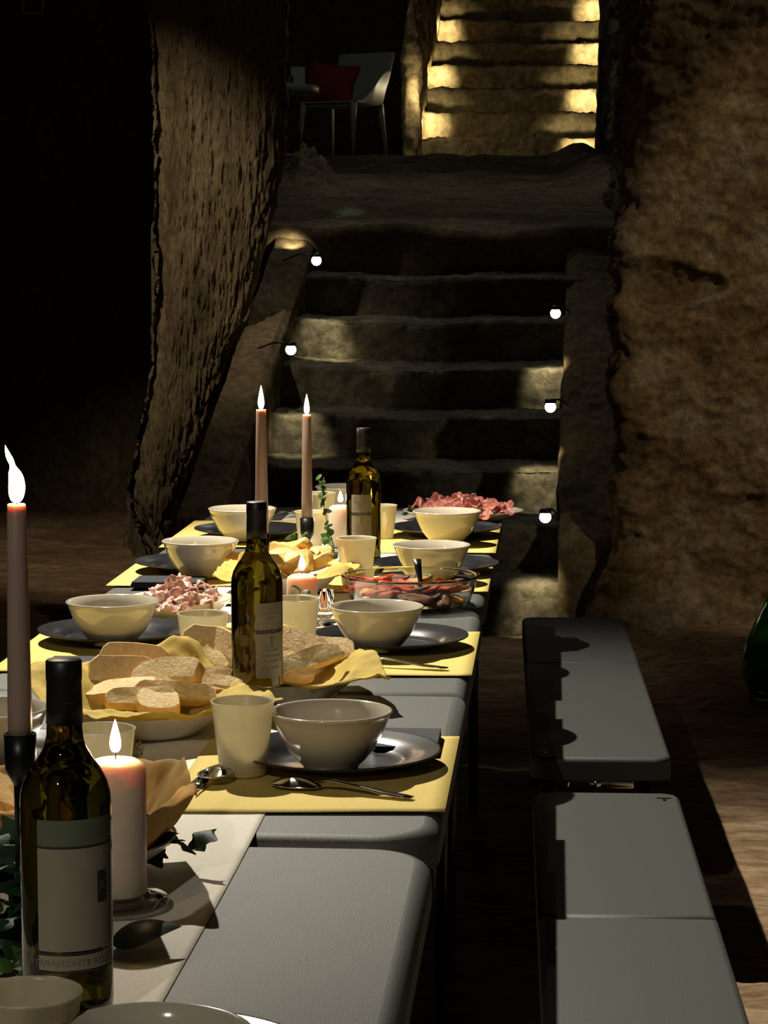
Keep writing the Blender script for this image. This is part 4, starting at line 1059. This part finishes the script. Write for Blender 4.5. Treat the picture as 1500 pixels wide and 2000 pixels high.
# low table
YT = 16.7; tt = Vector((xof(622, YT)-0.27, YT, FZ))
ztop = PY(600, 168, YT).z - FZ
lt = thing('side_table', 'low white table edge behind the left rock pillar', 'table', tt, 0)
link('tabletop', fixn(lathe([(0, ztop-0.055), (0.27, ztop-0.055), (0.28, ztop-0.05), (0.28, ztop-0.005), (0.275, ztop), (0, ztop)], 56)), M['chair'], lt)
link('column', fixn(lathe([(0.03, ztop-0.055), (0.028, 0.03), (0.16, 0.015), (0.17, 0), (0, 0)], 32)), M['chair'], lt)
cd = bmesh.new(); box(cd, (0, 0, 0.065), (0.10, 0.004, 0.13), 0.001); box(cd, (0, 0.03, 0.06), (0.10, 0.004, 0.13), 0.001, Euler((0.5, 0, 0)).to_matrix())
o = link('menu_card', cd, M['card'], None, False); o.location = (xof(584, YT), YT+0.02, FZ+ztop+0.001); o.rotation_euler = (0, 0, 0.3); tag(o, 'white folded menu card standing on the low table', 'card')
gl = link('small_glass', fixn(lathe([(0, 0), (0.02, 0), (0.026, 0.055), (0.0245, 0.055), (0.018, 0.006), (0, 0.006)], 28)), M['clear']); gl.location = (xof(570, YT), YT-0.12, FZ+ztop+0.001); tag(gl, 'small clear glass on the low table by the pillar', 'glass')
# framed sign on the far left wall
YF = 13.38; fp = PY(64, 4, YF)
ft = thing('framed_sign', 'small dim framed sign high on the dark left wall', 'sign', fp)
bm = bmesh.new()
for (x, z, sx, sz) in ((-0.055, 0, 0.016, 0.13), (0.055, 0, 0.016, 0.13), (0, 0.058, 0.126, 0.016), (0, -0.058, 0.126, 0.016)): box(bm, (x, 0, z), (sx, 0.02, sz), 0.002)
link('frame', bm, M['card'], ft, False)
bm = bmesh.new(); box(bm, (0, 0.006, 0), (0.1, 0.004, 0.11)); link('panel', bm, M['rock_side'], ft, False)

# ================================================================ green demijohn on the right
pd = P(1545, 1378, 0.0)
dm = thing('demijohn', 'big green glass demijohn cut by the right frame edge', 'demijohn', (pd.x, pd.y, 0.012))
pr = [(0, 0.0), (0.13, 0.0), (0.137, 0.008), (0.128, 0.018), (0.135, 0.035), (0.152, 0.07), (0.160, 0.11), (0.157, 0.15), (0.143, 0.20), (0.120, 0.25), (0.095, 0.30), (0.080, 0.345), (0.074, 0.40), (0.072, 0.43), (0.078, 0.445), (0.076, 0.455), (0.066, 0.455), (0.066, 0.40), (0.073, 0.34), (0.09, 0.295), (0.114, 0.247), (0.137, 0.197), (0.151, 0.15), (0.154, 0.11), (0.146, 0.07), (0.126, 0.035), (0.1, 0.022), (0, 0.02)]
link('glass_body', fixn(lathe(pr, 72)), M['demijohn_glass'], dm)
link('neck_ring', fixn(lathe([(0.0745, 0.405), (0.082, 0.41), (0.082, 0.42), (0.0735, 0.425)], 48)), M['demijohn_glass'], dm)
